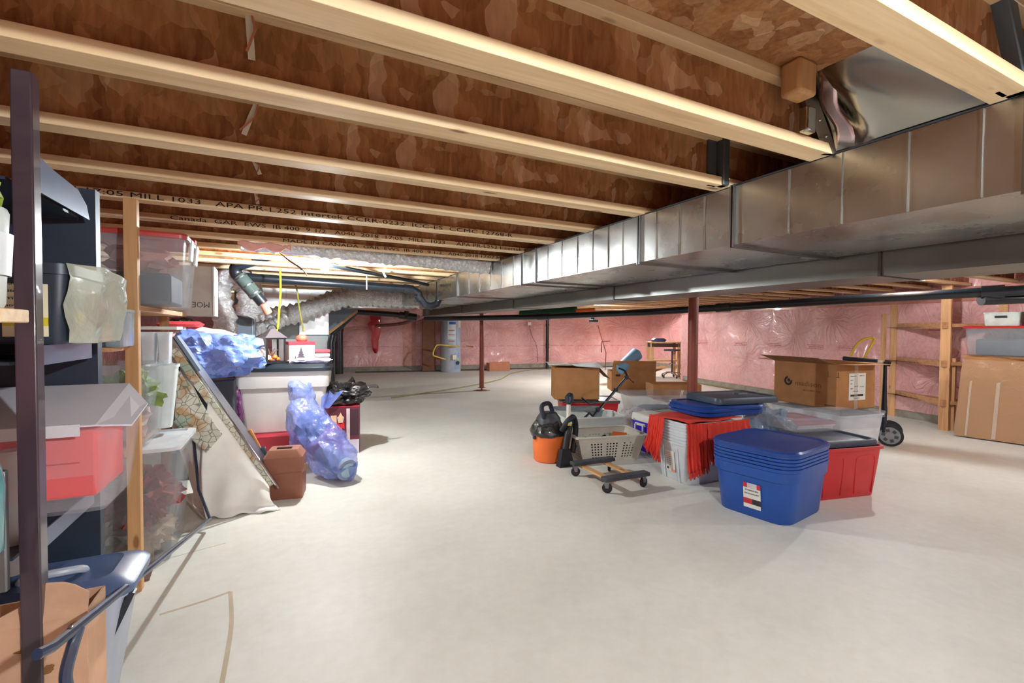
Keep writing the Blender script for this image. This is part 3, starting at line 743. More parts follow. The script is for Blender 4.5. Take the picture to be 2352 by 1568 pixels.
t = thing('folder', 'orange folder standing inside the laundry basket', 'folder', (3.27, 3.98, .01), R(-20)); B().box((0, 0, .13), (.16, .008, .22), Matrix.Rotation(.12, 4, 'Y')).obj('cover', ORANGE, t, smooth=0)
for i, (x_, y_, c_, sx, sz) in enumerate([(2.90, 4.03, (30, 34, 60), .22, .11), (3.07, 3.99, (44, 36, 40), .20, .12), (3.23, 3.955, (40, 30, 36), .20, .10)]):
    tag(B().blob((0, 0, sz * .8), (sx * .5, .13, sz), .3, i + 3, 3).obj('folded_clothing', M('cloth_dark_%d' % i, c_, .9), loc=(x_, y_, .004)), ['navy cloth at the left end inside the laundry basket', 'dark brown cloth in the middle of the laundry basket', 'maroon cloth at the right end inside the laundry basket'][i], 'cloth')
# --- furniture dolly
t = thing('furniture_dolly', 'four-wheeled moving dolly with grey padded ends and two pine rails', 'dolly', (2.61, 3.31, 0), R(-2))
PAD = M('grey_carpet_pad', (70, 72, 78), .95, .1, .5, 200)
for s in (-1, 1): B().box((0, s * .245, .118), (.46, .085, .034)).obj('padded_bar', PAD, t, bevel=.008)
for s in (-1, 1): B().box((s * .13, 0, .092), (.06, .50, .018)).obj('wood_rail', PINEY, t, bevel=.002)
for sx in (-1, 1):
    for sy in (-1, 1): caster(t, sx * .19, sy * .245, .101, .042, yaw=.5 * sx + .3 * sy)
# --- shop vacuum
t = thing('shop_vacuum', 'orange and black wet-dry vacuum with a black hose and floor nozzle', 'vacuum cleaner', (2.47, 4.13, 0), 0)
b = B().lathe([(.001, .0), (.135, .0), (.15, .015), (.165, .26), (.172, .265), (.172, .28), (.15, .285), (.001, .285)], 28); b.obj('tank', ORANGE, t)
BAGB = mat_film('black_bag_film', (22, 24, 26), 1, .22, .9)
b = B().lathe([(.182, .27), (.19, .30), (.165, .36), (.13, .40), (.001, .40)], 30)
for v in b.bm.verts: v.co *= 1 + .10 * noise.noise(v.co * 16)
b.obj('bag_liner', BAGB, t)
b = B().loft([rrect(.26, .24, .09, z=.36), rrect(.24, .22, .09, z=.44), rrect(.16, .16, .07, z=.50)]); b.obj('motor_head', M('vac_head', (62, 64, 68), .5), t)
B().tube(ccurve([(-.09, -.06, .46), (-.11, -.05, .55), (-.06, .0, .585), (.03, .03, .58), (.07, .04, .50)], 5), .024, 10).obj('carry_handle', DARK, t)
B().tube(ccurve([(.06, -.16, .33), (.12, -.2, .44), (.19, -.18, .46), (.245, -.14, .36), (.235, -.14, .22), (.19, -.17, .10)], 7), .030, 14).obj('hose', BLACKR, t)
b = B().tube([(.17, -.16, .43), (.09, -.22, .27), (.05, -.25, .16)], .034, 12); b.hexa([(-.04, -.30, 0), (.13, -.30, 0), (.13, -.22, 0), (-.04, -.22, 0), (.0, -.28, .17), (.09, -.28, .17), (.09, -.22, .17), (.0, -.22, .17)]); b.obj('floor_nozzle', BLACKR, t, smooth=.5)
for s in (-1, 1): B().box((s * .175, -.02, .27), (.02, .035, .06)).obj('latch', DARK, t, smooth=0)
t = thing('flashlight', 'white and yellow torch lying across the vacuum top, pointing down', 'flashlight', (2.60, 3.98, .43), 0)
B().tube([(.02, 0, .16), (.01, -.02, .06), (-.01, -.05, -.03)], [.022, .024, .036], 12).obj('barrel', OFFW, t); B().tube([(-.01, -.05, -.03), (-.013, -.054, -.045)], .03, 12).obj('lens_ring', YEL, t)
B().tube([(.025, .0, .17), (.04, .02, .22), (.07, .04, .26)], [.03, .05, .03], 10).obj('head', DARK, t)
# --- bins behind the basket
t = clear_box('storage_tote', 'white open tote behind the laundry basket', (3.37, 4.66, 0), R(-16), .74, .44, .33, .88, M('white_tote_plastic', (206, 208, 202), .4, .03))
t = thing('folding_bike_rack', 'black folding trunk rack with angled arms sticking up out of the white tote', 'rack', (3.38, 4.62, .25), 0)
b = B().tube([(.02, .0, .05), (.80, .30, .48)], .017, 8); b.obj('main_tube', M('black_metal', (20, 24, 40), .35), t)
BM_ = bpy.data.materials['black_metal']
B().tube(ccurve([(.80, .30, .48), (.74, .28, .56), (.64, .28, .60)], 5), .014, 8).obj('hook_arm', BM_, t)
B().tube([(.80, .30, .48), (.90, .34, .42), (.97, .36, .38), (.95, .35, .40)], .006, 6).obj('strap_loop', BM_, t)
B().tube([(.30, .1, .20), (.0, .05, .20), (-.12, .04, .28)], .012, 8).obj('side_arm', BM_, t)
B().tube([(.02, .0, .05), (-.05, -.02, .10), (-.14, -.03, .04)], .014, 8).obj('side_arm', BM_, t)
for p_ in ((.52, .19, .33), (.12, .04, .12), (.78, .29, .47)): B().box(p_, (.05, .04, .05), .4).obj('clamp', BM_, t, bevel=.004)
t = clear_box('storage_tote', 'red plastic tote with a silver-grey lid under the plain cardboard box', (3.88, 5.42, 0), R(-24), .80, .50, .36, .88, REDP, STEEL)
t = clear_box('storage_tote', 'low grey open tote between the white tote and the red one', (3.45, 5.02, 0), R(-20), .62, .3, .34, .9, M('grey_tote', (120, 126, 130), .5))
t = bag('plastic_bag', 'loose clear bag slumped between the white tote and the cooler', (3.98, 4.50, .02), (.26, .20, .18), mat_film('clear_film', (214, 206, 206), .4, .15, .8), amp=.4, seed=8)
LINER = M('foam_sheet', (214, 204, 192), .7)
t = carton('cardboard_box', 'plain brown cardboard box with a pale sheet over its top', (3.74, 5.53, .392), R(-24), .62, .42, .44, [('r', 135, .22)])
t = tag(B().grid(10, 6, lambda u, v: Vector((-.40 + .76 * u, -.30 + .58 * v, .012 * math.sin(u * 5 + v * 3) + (.02 if u < .5 else 0)))).obj('foam_sheet', LINER, loc=(3.74, 5.53, .858), rz=R(-26), solid=.008), 'pale foam sheet lying over the plain cardboard box', 'sheet')
t = clear_box('storage_tote', 'large clear open tote with dark contents behind the cooler', (4.98, 5.16, 0), R(-24), 1.02, .62, .44, .84)
B().blob((-.02, -.02, .14), (.40, .22, .13), .12, 5, 3).obj('contents', M('slate_cloth', (74, 88, 104), .8), t)
t = carton('cardboard_box', 'brown cardboard box with blue packs sticking out, far behind the totes', (7.16, 8.3, 0), R(-28), .98, .55, .44, [('f', 20, .26), ('r', 70, .3)])
decal(t, face((-.40, -.277, .33), (1, 0, 0), (0, 0, 1)), [(0, 0, .10, .045, M('hand_hole', (70, 44, 26), .9))], 'hand_hole')
PB = M('pale_blue_wrap', (122, 168, 204), .5, .05)
t = tag(B().tube([(-.30, 0, -.20), (-.27, 0, -.18), (.24, 0, .17), (.29, 0, .20)], [.06, .13, .15, .07], 18).obj('wrapped_pack', PB, loc=(7.0, 8.2, .66)), 'pale blue wrapped roll tilted out of the far cardboard box', 'package')
t = tag(B().loft([rrect(.24, .2, .05, z=0), rrect(.34, .3, .05, z=.13)]).obj('pack_bundle', PB, loc=(7.44, 8.1, .5)), 'small pale blue bundle at the right of the far cardboard box', 'package')
t = carton('cardboard_box', 'low open cardboard box right beside the thick column', (7.12, 6.98, 0), R(-26), .96, .5, .29, [('b', 100, .2)], inner=M('cardboard_inside', (150, 104, 66), .85))
# --- folding cart by the right edge of the pile
t = thing('folding_cart', 'black and yellow folding push cart standing behind the large cardboard box', 'cart', (6.42, 2.96, 0), R(25))
BM2 = M('cart_black', (24, 28, 40), .4)
b = B().lathe([(.004, -.016), (.03, -.016), (.10, -.014), (.128, -.012), (.128, .012), (.10, .014), (.03, .016), (.004, .016)], 30, Matrix.Translation((.0, -.06, .128)) @ Matrix.Rotation(PI / 2, 4, 'Y')); b.obj('tyre', BLACKR, t)
b = B().lathe([(.004, -.019), (.1, -.019), (.1, .019), (.004, .019)], 30, Matrix.Translation((.0, -.06, .128)) @ Matrix.Rotation(PI / 2, 4, 'Y')); b.obj('wheel_hub', M('wheel_grey', (140, 142, 146), .4), t)
b = B()
for k_ in range(6):
    a = k_ * PI / 3 + .2; b.box((-.0205, -.06 + .062 * math.cos(a), .128 + .062 * math.sin(a)), (.004, .035, .035), Matrix.Rotation(a, 4, 'X'))
b.obj('hub_opening', M('hub_dark', (66, 68, 72), .5), t, smooth=0)
b = B().lathe([(.004, -.016), (.128, -.012), (.128, .012), (.004, .016)], 24, Matrix.Translation((.35, -.06, .128)) @ Matrix.Rotation(PI / 2, 4, 'Y')); b.obj('tyre', BLACKR, t)
B().tube([(.0, .0, .16), (.0, .0, .45), (-.06, .0, .75), (-.10, .0, 1.0)], [.026, .03, .02, .018], 8).obj('side_post', BM2, t)
B().tube([(.0, .4, .16), (.0, .4, .45), (-.06, .4, .75), (-.10, .4, 1.0)], [.026, .03, .02, .018], 8).obj('side_post', BM2, t)
B().tube([(.35, -.06, .128), (.0, -.06, .128)], .012, 8).obj('axle', STEEL, t)
B().box((-.09, .24, 1.02), (.10, .34, .045), Matrix.Rotation(.06, 4, 'X')).obj('crossbar', BM2, t, bevel=.01)
B().tube([(-.09, .08, 1.01), (-.09, .0, .995)], .020, 10).obj('end_sleeve', WHITE, t); B().tube([(-.09, .01, .997), (-.09, -.05, .985)], .034, 12).obj('grip', BLACKR, t)
B().tube(ccurve([(-.09, .36, 1.0), (-.09, .26, 1.22), (-.09, .16, 1.28), (-.09, .11, 1.27), (-.09, .14, 1.18), (-.09, .22, 1.0)], 6), .014, 8).obj('pull_handle', YEL, t)
# ================================================================ far side of the room
TANK = M('tank_enamel', (176, 182, 194), .35, .03)
t = thing('water_heater', 'tall grey water heater against the far pink wall', 'water heater', (4.86, 14.3, 0), R(18))
B().lathe([(.001, .0), (.31, .0), (.325, .03), (.325, 1.68), (.30, 1.72), (.001, 1.72)], 32).obj('tank', TANK, t)
def cyl_patch(parent, name, a0, a1, z0, z1, mat, r=.3265, n=6, dr=.0):
    b = B(); L = []
    for k_ in range(n + 1):
        a = R(a0 + (a1 - a0) * k_ / n); c_, s_ = math.cos(a), math.sin(a)
        L.append([Vector((c_ * r, s_ * r, z0)), Vector((c_ * (r + .004 + dr), s_ * (r + .004 + dr), z0)), Vector((c_ * (r + .004 + dr), s_ * (r + .004 + dr), z1)), Vector((c_ * r, s_ * r, z1))])
    return b.loft(L).obj(name, mat, parent, smooth=.5)
cyl_patch(t, 'notice_label', 215, 262, 1.05, 1.62, M('label_pale', (214, 220, 226), .6))
cyl_patch(t, 'brand_band', 225, 262, 1.52, 1.60, M('label_blue', (40, 80, 170), .5), .3285)
for z_ in (1.32, 1.18, .98, .80): cyl_patch(t, 'label_line', 222, 255, z_, z_ + .025, M('label_rust', (196, 96, 70), .6), .329)
cyl_patch(t, 'side_sticker', 280, 306, 1.42, 1.68, PAPER); cyl_patch(t, 'warning_label', 268, 274, .4, 1.36, M('label_light_blue', (150, 186, 230), .5))
cyl_patch(t, 'lower_panel', 256, 290, .1, .62, M('panel_blue_grey', (140, 160, 190), .4)); cyl_patch(t, 'green_sticker', 276, 284, .36, .44, M('sticker_lime', (190, 214, 60), .5), .331)
b = B().box((-.12, -.335, .48), (.14, .07, .16)); b.obj('gas_valve', M('valve_cream', (222, 216, 190), .5), t, bevel=.01)
B().lathe([(.001, 0), (.06, 0), (.06, .02), (.001, .02)], 16, Matrix.Translation((.02, -.345, .30)) @ Matrix.Rotation(PI / 2, 4, 'X')).obj('burner_port', DARK, t)
t = thing('gas_line', 'yellow bent gas pipe beside the water heater', 'pipe', (4.86, 14.3, 0))
b = B().tube(ccurve([(-.30, -.42, .42), (-.55, -.40, .50), (-.70, -.38, .58), (-.62, -.38, .82), (-.5, -.40, .88), (-.1, -.46, .84), (.12, -.47, .84)], 5), .022, 8); b.obj('pipe', M('gas_pipe_yellow', (226, 196, 80), .5), t)
b = B().tube([(.38, -.42, .84), (.62, -.40, .80)], .018, 8); b.obj('copper_end', M('copper', (190, 120, 80), .4, metal=1), t)
B().box((-.66, .25, .86), (.42, .06, 1.68)).obj('wood_backer', M('dark_stud', (120, 78, 56), .8), thing('wall_stud', 'dark wooden plank against the wall left of the water heater', 'stud', (4.86, 14.3, 0)), smooth=0)
# black standpipes and drain lines
def pipe(name, label, path, r, cat='pipe', n=14, mat=None, rad=6, fittings=(), **k):
    o = thing(name, label, cat, path[0]); P0 = Vector(path[0]); pts = [Vector(p) - P0 for p in path]
    B().tube(ccurve(pts, rad) if rad > 1 else pts, r, n).obj('pipe', mat or BLACKP, o)
    for (p, q, rr) in fittings: B().tube([Vector(p) - P0, Vector(q) - P0], rr, n).obj('coupling', mat or BLACKP, o)
    return o
t = thing('drain_stack', 'wide black pipe standing on the floor by the far pink wall, left', 'pipe', (1.49, 14.9, 0))
B().lathe([(.15, 0), (.15, 1.62)], 20).obj('pipe', BLACKP, t); B().lathe([(.165, 1.3), (.165, 1.55)], 20).obj('coupling', BLACKP, t)
t = thing('drain_stack', 'thin black pipe standing on the floor at the middle of the far wall', 'pipe', (8.28, 13.95, 0))
B().lathe([(.055, 0), (.055, 1.9)], 14).obj('pipe', BLACKP, t)
for z_ in (.72, .82, 1.5): B().lathe([(.066, z_), (.066, z_ + .08)], 14).obj('coupling', BLACKP, t)
pipe('drain_pipe', 'sloping black pipe with a bend just right of the furnace', [(.86, 10.9, 1.12), (1.44, 10.95, 1.70), (1.5, 10.95, 1.74), (2.35, 10.95, 1.70), (2.85, 10.9, 1.64)], .062, rad=1,
     fittings=[((1.36, 10.95, 1.63), (1.46, 10.95, 1.73), .075), ((2.45, 10.95, 1.69), (2.85, 10.9, 1.64), .085), ((2.6, 10.9, 1.62), (2.62, 10.9, 1.78), .06)])
# long drain line under the right side: passes behind column 1 and in front of column 2, rising to the right
pipe('drain_pipe', 'long black drain pipe crossing the right half below the ducts', [(2.95, 10.5, 1.60), (4.3, 7.5, 1.60), (5.2, 5.6, 1.65), (6.3, 3.1, 1.755), (6.95, 1.3, 1.80), (7.3, .2, 1.83)], .052, rad=1,
     fittings=[((4.28, 7.55, 1.60), (4.38, 7.33, 1.605), .062), ((5.6, 4.69, 1.688), (5.68, 4.51, 1.696), .062), ((6.62, 2.2, 1.777), (6.68, 2.04, 1.781), .068), ((6.9, 1.45, 1.797), (7.05, 1.0, 1.807), .075)])
pipe('drain_pipe', 'thick black pipe joining at the far right below the joists', [(6.62, 2.2, 1.70), (6.95, 1.9, 1.72), (7.1, 1.3, 1.72), (7.25, .5, 1.74)], .06, rad=4)
t = thing('pool_noodle', 'dark green foam tube tucked under the duct', 'foam tube', (4.45, 8.6, 1.70), 0)
B().tube([(0, 0, -.02), (.75, -.95, .03)], [.085, .10], 16).obj('foam', M('green_foam', (28, 84, 62), .7), t); B().tube([(.75, -.95, .03), (1.0, -1.22, .045)], .05, 10).obj('inner_stick', ORANGE, t)
t = thing('ceiling_bracket', 'small dark clamp hanging below the pipe over the far wall', 'bracket', (7.05, 9.6, 1.60)); B().box((0, 0, 0), (.24, .12, .07), .3).obj('clamp_body', DARK, t, bevel=.01); B().box((-.06, -.02, .05), (.1, .05, .12)).obj('clamp_arm', DARK, t, smooth=0)
t = thing('alarm_box', 'small white box on the far pink wall with a thin wire below it', 'alarm', (7.72, 14.25, 1.58)); B().box((0, 0, 0), (.14, .04, .11)).obj('case', WHITE, t, bevel=.006)
B().tube(ccurve([(0, 0, -.05), (.1, 0, -.4), (.3, 0, -.8), (.36, 0, -1.35)], 5), .008, 5).obj('wire', M('brown_wire', (120, 62, 50), .6), t)
# red sealed stain on the pink wall
t = thing('red_plastic_strip', 'glossy red strip hanging down the far pink wall, left of the water heater', 'plastic strip', (2.6, 14.93, 0))
RF = mat_film('red_film', (190, 24, 28), 1, .15, .8, 12)
b = B(); prof = [(1.86, -.16, .16), (1.62, -.14, .18), (1.52, -.22, .20), (1.36, -.20, .18), (1.30, -.10, .17), (1.0, -.12, .10), (.78, -.10, .09), (.68, -.07, .08), (.60, -.02, .05)]
b.loft([[Vector((a, .03, z)), Vector(((a + c_) / 2, -.04, z)), Vector((c_, .03, z)), Vector(((a + c_) / 2, .05, z))] for z, a, c_ in prof]); b.obj('film', RF, t, smooth=1.2)
t = thing('pipe_lagging', 'pinkish-brown wrapped pipe running from the red strip to the black drain', 'pipe', (2.62, 14.8, 1.46)); B().tube(ccurve([(0, 0, 0), (.5, -1.0, .06), (.55, -2.5, .16), (.35, -3.6, .20)], 5), .05, 8).obj('lagging', M('lagging', (150, 104, 100), .7, .15, .4, 30), t)
t = carton('cardboard_box', 'open cardboard box low against the far pink wall right of the water heater', (6.42, 14.02, 0), R(-8), .70, .40, .26, [('f', 8, .05)], mat=M('box_reddish', (188, 122, 90), .8))
# cable lines on the floor
def cable(label, pts, r, mat, name='cable'):
    P0 = Vector(pts[0] + (r,)); o = thing(name, label, 'cable', P0); B().tube([p - P0 for p in ccurve([p + (r,) for p in pts], 8)], r, 6).obj('jacket', mat, o); return o
cable('long thin cord curving over the floor from the black bag to the thin black pipe', [(1.9, 9.15), (2.7, 9.55), (3.8, 10.2), (5.2, 11.3), (6.4, 12.9), (7.6, 13.75), (8.3, 13.7)], .014, M('cord_olive', (150, 136, 92), .7))
cable('dark cable along the foot of the far wall', [(2.0, 14.98), (4.2, 14.62), (6.3, 14.36), (8.8, 14.04), (11.5, 13.68)], .02, M('cord_dark', (70, 66, 62), .6))
cable('yellow and grey cord along the foot of the right wall', [(9.75, 9.2), (9.45, 7.9), (9.2, 6.3), (9.1, 5.2), (8.85, 4.4)], .018, M('cord_mixed', (128, 118, 70), .7))
# pull-up tool leaning on far wall
t = thing('garden_tool', 'thin brown hooked rod standing by the far wall behind the blue pack', 'tool', (9.75, 12.6, 0)); 
B().tube([(0, 0, .02), (.03, 0, .6), (-.1, .3, 1.55)], .014, 6).obj('shaft', M('rod_brown', (110, 54, 50), .6), t); B().tube([(-.16, 0, .62), (-.15, 0, .98), (.20, 0, 1.0)], .018, 6).obj('cross_hook', M('rod_brown', (110, 54, 50), .6), t)
# little wood table and swivel chair beyond the wall corner
t = thing('work_table', 'small light wood table just beyond the corner of the right wall', 'table', (10.15, 10.35, 0), R(-24))
LW = M('light_wood', (206, 162, 112), .6)
B().box((0, 0, 1.02), (.95, .5, .035)).obj('tabletop', LW, t, smooth=0); B().box((0, 0, .93), (.85, .42, .10)).obj('apron', M('apron_dark', (66, 50, 34), .7), t, smooth=0)
for x_, y_ in ((-.40, -.18), (.40, -.18), (-.40, .18), (.40, .18)): B().box((x_, y_, .5), (.08, .06, 1.0)).obj('leg', LW, t, smooth=0)
B().box((0, 0, .48), (.85, .4, .05)).obj('shelf', LW, t, smooth=0); 
t = thing('monitor_case', 'dark blue and white rounded case lying on the small wood table', 'case', (9.93, 10.33, 1.04), R(-24)); B().loft([rrect(.36, .3, .1, z=0), rrect(.44, .34, .12, z=.05), rrect(.3, .25, .1, z=.10)]).obj('shell', M('navy_shell', (60, 70, 110), .4), t)
t = thing('office_chair_base', 'black and chrome swivel chair frame standing under the small wood table', 'chair', (10.1, 9.95, 0), .3)
B().tube([(0, 0, .12), (0, 0, .78)], .022, 10).obj('gas_column', DARK, t)
for k_ in range(5):
    a = 2 * PI * k_ / 5 + .3; c_, s_ = math.cos(a), math.sin(a)
    B().tube([(0, 0, .16), (.16 * c_, .16 * s_, .15), (.3 * c_, .3 * s_, .09)], [.022, .018, .014], 8).obj('leg', CHROME, t)
    caster(t, .3 * c_, .3 * s_, .09, .032)
B().tube(ccurve([(-.2, 0, .38), (-.05, 0, .42), (.2, .02, .40), (.25, .02, .34)], 4), .02, 8).obj('foot_ring', CHROME, t)
B().box((0, 0, .80), (.36, .34, .05)).obj('seat_plate', DARK, t, bevel=.01)
# ---------------------------------------------------------------- timber rack on the right wall
STUD = mat_wood('stud_lumber', (222, 172, 124), (188, 136, 92), 2)
BRD = mat_wood('shelf_lumber', (208, 152, 110), (166, 114, 78), 1)
t = thing('timber_rack', 'rough two-by-four shelf rack built against the right wall', 'rack', (0, 0, 0))
def stud(x, y, z0, z1, sx, sy, rz=.19, name='upright'): B().box((x, y, (z0 + z1) / 2), (sx, sy, z1 - z0), Matrix.Rotation(-rz, 4, 'Z')).obj(name, STUD, t, smooth=0)
stud(8.20, 3.07, 0, 2.0, .04, .11, 0); stud(8.30, 3.05, 0, 1.0, .05, .12, 0)
stud(8.86, 3.97, 0, 2.0, .05, .10); stud(8.90, 4.12, 0, 1.66, .05, .09); stud(8.60, 2.62, 1.0, 2.0, .05, .10); stud(8.46, 2.42, .9, 1.5, .05, .12)
for z_ in (1.43, .90, .36):
    b = B(); b.hexa([(8.18, 3.06, z_), (8.52, 2.7, z_), (8.88, 4.1, z_), (8.84, 3.9, z_), (8.18, 3.06, z_ + .045), (8.52, 2.7, z_ + .045), (8.88, 4.1, z_ + .045), (8.84, 3.9, z_ + .045)]); b.obj('shelf_board', BRD, t, smooth=0)
    B().box((8.52, 3.5, z_ + .022), (.04, 1.15, .085), Matrix.Rotation(-.68, 4, 'Z')).obj('edge_rail', BRD, t, smooth=0)
B().box((8.3, 2.0, 1.045), (.6, 1.7, .03), Matrix.Rotation(-.19, 4, 'Z')).obj('shelf_board', BRD, t, smooth=0)
# flattened cardboard wrapped in film
t = thing('wrapped_cardboard', 'tall flattened cardboard pack wrapped in clear film at the right edge', 'cardboard', (7.86, 2.83, 0), 0)
b = B().hexa([(0, 0, .02), (.20, -1.3, .02), (.28, -1.3, .02), (.08, 0, .02), (.16, -.02, 1.04), (.32, -1.3, 1.04), (.38, -1.3, 1.04), (.22, -.02, 1.04)]); b.obj('board_pack', CARD, t, smooth=0)
WR = mat_film('stretch_film', (214, 176, 140), .5, .05, 1.0, 7)
b = B().hexa([(-.012, .006, .015), (.19, -1.31, .015), (.29, -1.31, .015), (.09, .01, .015), (.146, -.01, 1.0), (.31, -1.31, 1.0), (.39, -1.31, 1.0), (.232, -.01, 1.0)])
bmesh.ops.subdivide_edges(b.bm, edges=b.bm.edges[:], cuts=12, use_grid_fill=True); crumple(b, .006, 6, 2); b.obj('film_wrap', WR, t, smooth=.6)
GLS = mat_film('painted_highlight', (232, 214, 196), .55, .05, .8, 20)  # pale strips painted in as streak highlights on the film wrap
for y_, w_ in ((-.10, .02), (-.34, .035), (-.62, .03), (-.9, .035)):
    b = B().hexa([(.146 * 0 + .154 * -y_ - .02, y_, .03), (.154 * -y_ - .02 + .006, y_ - w_, .03), (.154 * -y_ - .01, y_ - w_, .03), (.154 * -y_ - .01, y_, .03), (.14 + .13 * -y_, y_, .72), (.14 + .13 * -y_ + .005, y_ - w_, .74), (.15 + .13 * -y_ + .005, y_ - w_, .74), (.15 + .13 * -y_, y_, .72)])
    for v in b.bm.verts: v.co.x -= .045 if v.co.z > .5 else 0
    b.obj('highlight_strip', GLS, t, smooth=0)
fm = face((.19, -.20, .97), (.17, -1, 0), (-.15, 0, 1))
text('12 GAL.', .06, INKB, t, fm @ Matrix.Translation((-.08, -.05, .02)), 'printed_word', w=.34)
t = clear_box('storage_tote', 'clear tote with red lid on the timber rack at the right edge', (8.19, 2.31, 1.06), R(-100), 1.0, .45, .35, .94, CLEAR, REDP)
B().box((0, 0, .11), (.8, .34, .2)).obj('contents', M('dark_slate', (60, 72, 88), .8), t, bevel=.02)
WIC = M('white_wicker', (206, 214, 206), .7, .08, .8, 90)
t = thing('woven_basket', 'small white woven basket on top of the red-lidded tote', 'basket', (8.17, 2.46, 1.44), R(-100)); 
tub_mb(.36, .26, .17, .95, .02, .008, .006, .014).obj('woven_body', WIC, t); decal(t, face((-.06, -.1345, .10), (1, 0, 0), (0, 0, 1)), [(0, 0, .12, .028, INK)], 'hand_hole')
t = thing('black_case', 'black case beside the woven basket at the right edge', 'case', (8.09, 2.02, 1.44), R(-100)); B().box((0, 0, .09), (.42, .28, .17)).obj('shell', DARK, t, bevel=.02)
t = thing('plastic_housing', 'red plastic piece stuck under the pipe at the right edge', 'plastic part', (6.1, 1.36, 1.66), R(20)); B().loft([rrect(.16, .16, .03, z=0), rrect(.20, .2, .04, z=.05)]).obj('moulding', M('pinkish_red', (206, 40, 66), .4), t)
B().tube([(0, 0, -.005), (.02, .02, -.07)], .05, 12).obj('socket', BLACKP, t)
# ================================================================ left side: steel shelving, timber rack and the heap
PST = M('shelf_post_brown', (66, 52, 60), .3, .06, coat=.5); PSB = M('shelf_rail_blue', (96, 108, 132), .28, .06, metal=.3)
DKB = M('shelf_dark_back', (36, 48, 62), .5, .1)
t = thing('steel_shelving', 'dark steel shelving unit filling the left edge, its near post closest to the camera', 'shelving unit', (0, 0, 0))
def angle_post(x, y, zt):
    b = B(); b.box((x, y - .0205, zt / 2), (.042, .003, zt)); b.box((x + .0195, y, zt / 2), (.003, .042, zt))
    for k_ in range(int(zt / .3)): b.box((x + .0215, y, .15 + .3 * k_), (.002, .010, .016))
    return b.obj('post', PST, t, smooth=0)
B().box((-.590, 1.632, 1.0), (.042, .045, 2.0)).obj('post', PST, t, bevel=.004); B().box((-.618, 2.165, .92), (.045, .045, 1.84)).obj('post', DKB, t, smooth=0)
B().box((-1.60, 1.632, 1.0), (.042, .045, 2.0)).obj('post', PST, t, bevel=.004); B().box((-1.60, 2.118, .92), (.042, .045, 1.84)).obj('post', DKB, t, bevel=.003)
for z0, z1 in ((1.722, 1.80), (1.245, 1.30), (.735, .785), (.06, .11)):
    b = B()
    if z0 > 1.7: b.poly([(-.602, 1.655, z0), (-.602, 2.095, z0), (-.602, 2.07, z0 + .045), (-.602, 2.0, z1), (-.602, 1.8, z1 + .01), (-.602, 1.655, z1 + .03)], (.004, 0, 0))
    else: b.box((-.600, 1.875, (z0 + z1) / 2), (.004, .44, z1 - z0))
    b.obj('side_rail', PSB, t, smooth=0)
    B().box((-1.11, 2.115, (z0 + z1) / 2), (.95, .006, z1 - z0)).obj('rear_rail', DKB, t, smooth=0)
    if z0 > 1.0: B().box((-1.11, 1.875, z0 + .01), (.95, .46, .008)).obj('shelf_plate', DKB, t, smooth=0)
B().box((-1.11, 1.875, .745), (.95, .46, .008)).obj('shelf_plate', DKB, t, smooth=0); B().box((-1.13, 2.146, .95), (1.0, .006, 1.64)).obj('back_sheet', DKB, t, smooth=0)
t = thing('wooden_shelf_board', 'light wooden board end crossing the near steel post at the left edge', 'shelf board', (-.95, 1.38, 1.375)); B().box((-.02, 0, 0), (.90, .12, .03)).obj('board', PINE, t, bevel=.003)
B().box((-.12, .02, -.06), (.6, .02, .09)).obj('apron', M('apron_orange', (200, 134, 90), .6), t, smooth=0)
def jar(name, label, loc, prof, mat, cat, lid=None, **k):
    o = thing(name, label, cat, loc); B().lathe(prof, 24).obj('body', mat, o)
    if lid: B().lathe(lid[0], 20).obj('cap', lid[1], o)
    return o
LEAF = M('leafy_green', (150, 176, 60), .6, .2)
o = jar('plastic_jug', 'white jug with a pale label and green top at the left edge', (-.605, 1.38, 1.391), [(.001, 0), (.062, 0), (.066, .01), (.074, .205), (.070, .215), (.001, .216)], M('jug_plastic', (212, 218, 214), .3, .05), 'jug')
B().lathe([(.075, .07), (.0795, .16), (.0775, .16), (.073, .07)], 24).obj('label_band', M('label_white_blue', (224, 228, 230), .5), o)
b = B().blob((0, 0, .255), (.058, .058, .055), .5, 4, 3, 3); b.obj('green_top', LEAF, o)
decal(o, face((.0645, -.02, .145), (.25, 1, 0), (0, 0, 1)), [(0, 0, .014, .018, M('label_green', (90, 150, 60), .6)), (-.004, -.02, .014, .01, M('label_navy', (40, 60, 140), .6))])
jar('plastic_bottle', 'tall teal bottle at the left edge on the lower shelf', (-.625, 1.42, .835), [(.001, 0), (.05, 0), (.06, .015), (.064, .16), (.058, .2), (.03, .235), (.022, .245), (.022, .27), (.001, .27)], M('teal_plastic', (58, 128, 132), .25, .05, coat=.6), 'bottle')
jar('plastic_jug', 'clear white jug half hidden behind the near steel post', (-.684, 1.78, .66), [(.001, 0), (.035, 0), (.05, .03), (.056, .28), (.045, .33), (.03, .345), (.001, .345)], MILK, 'jug')
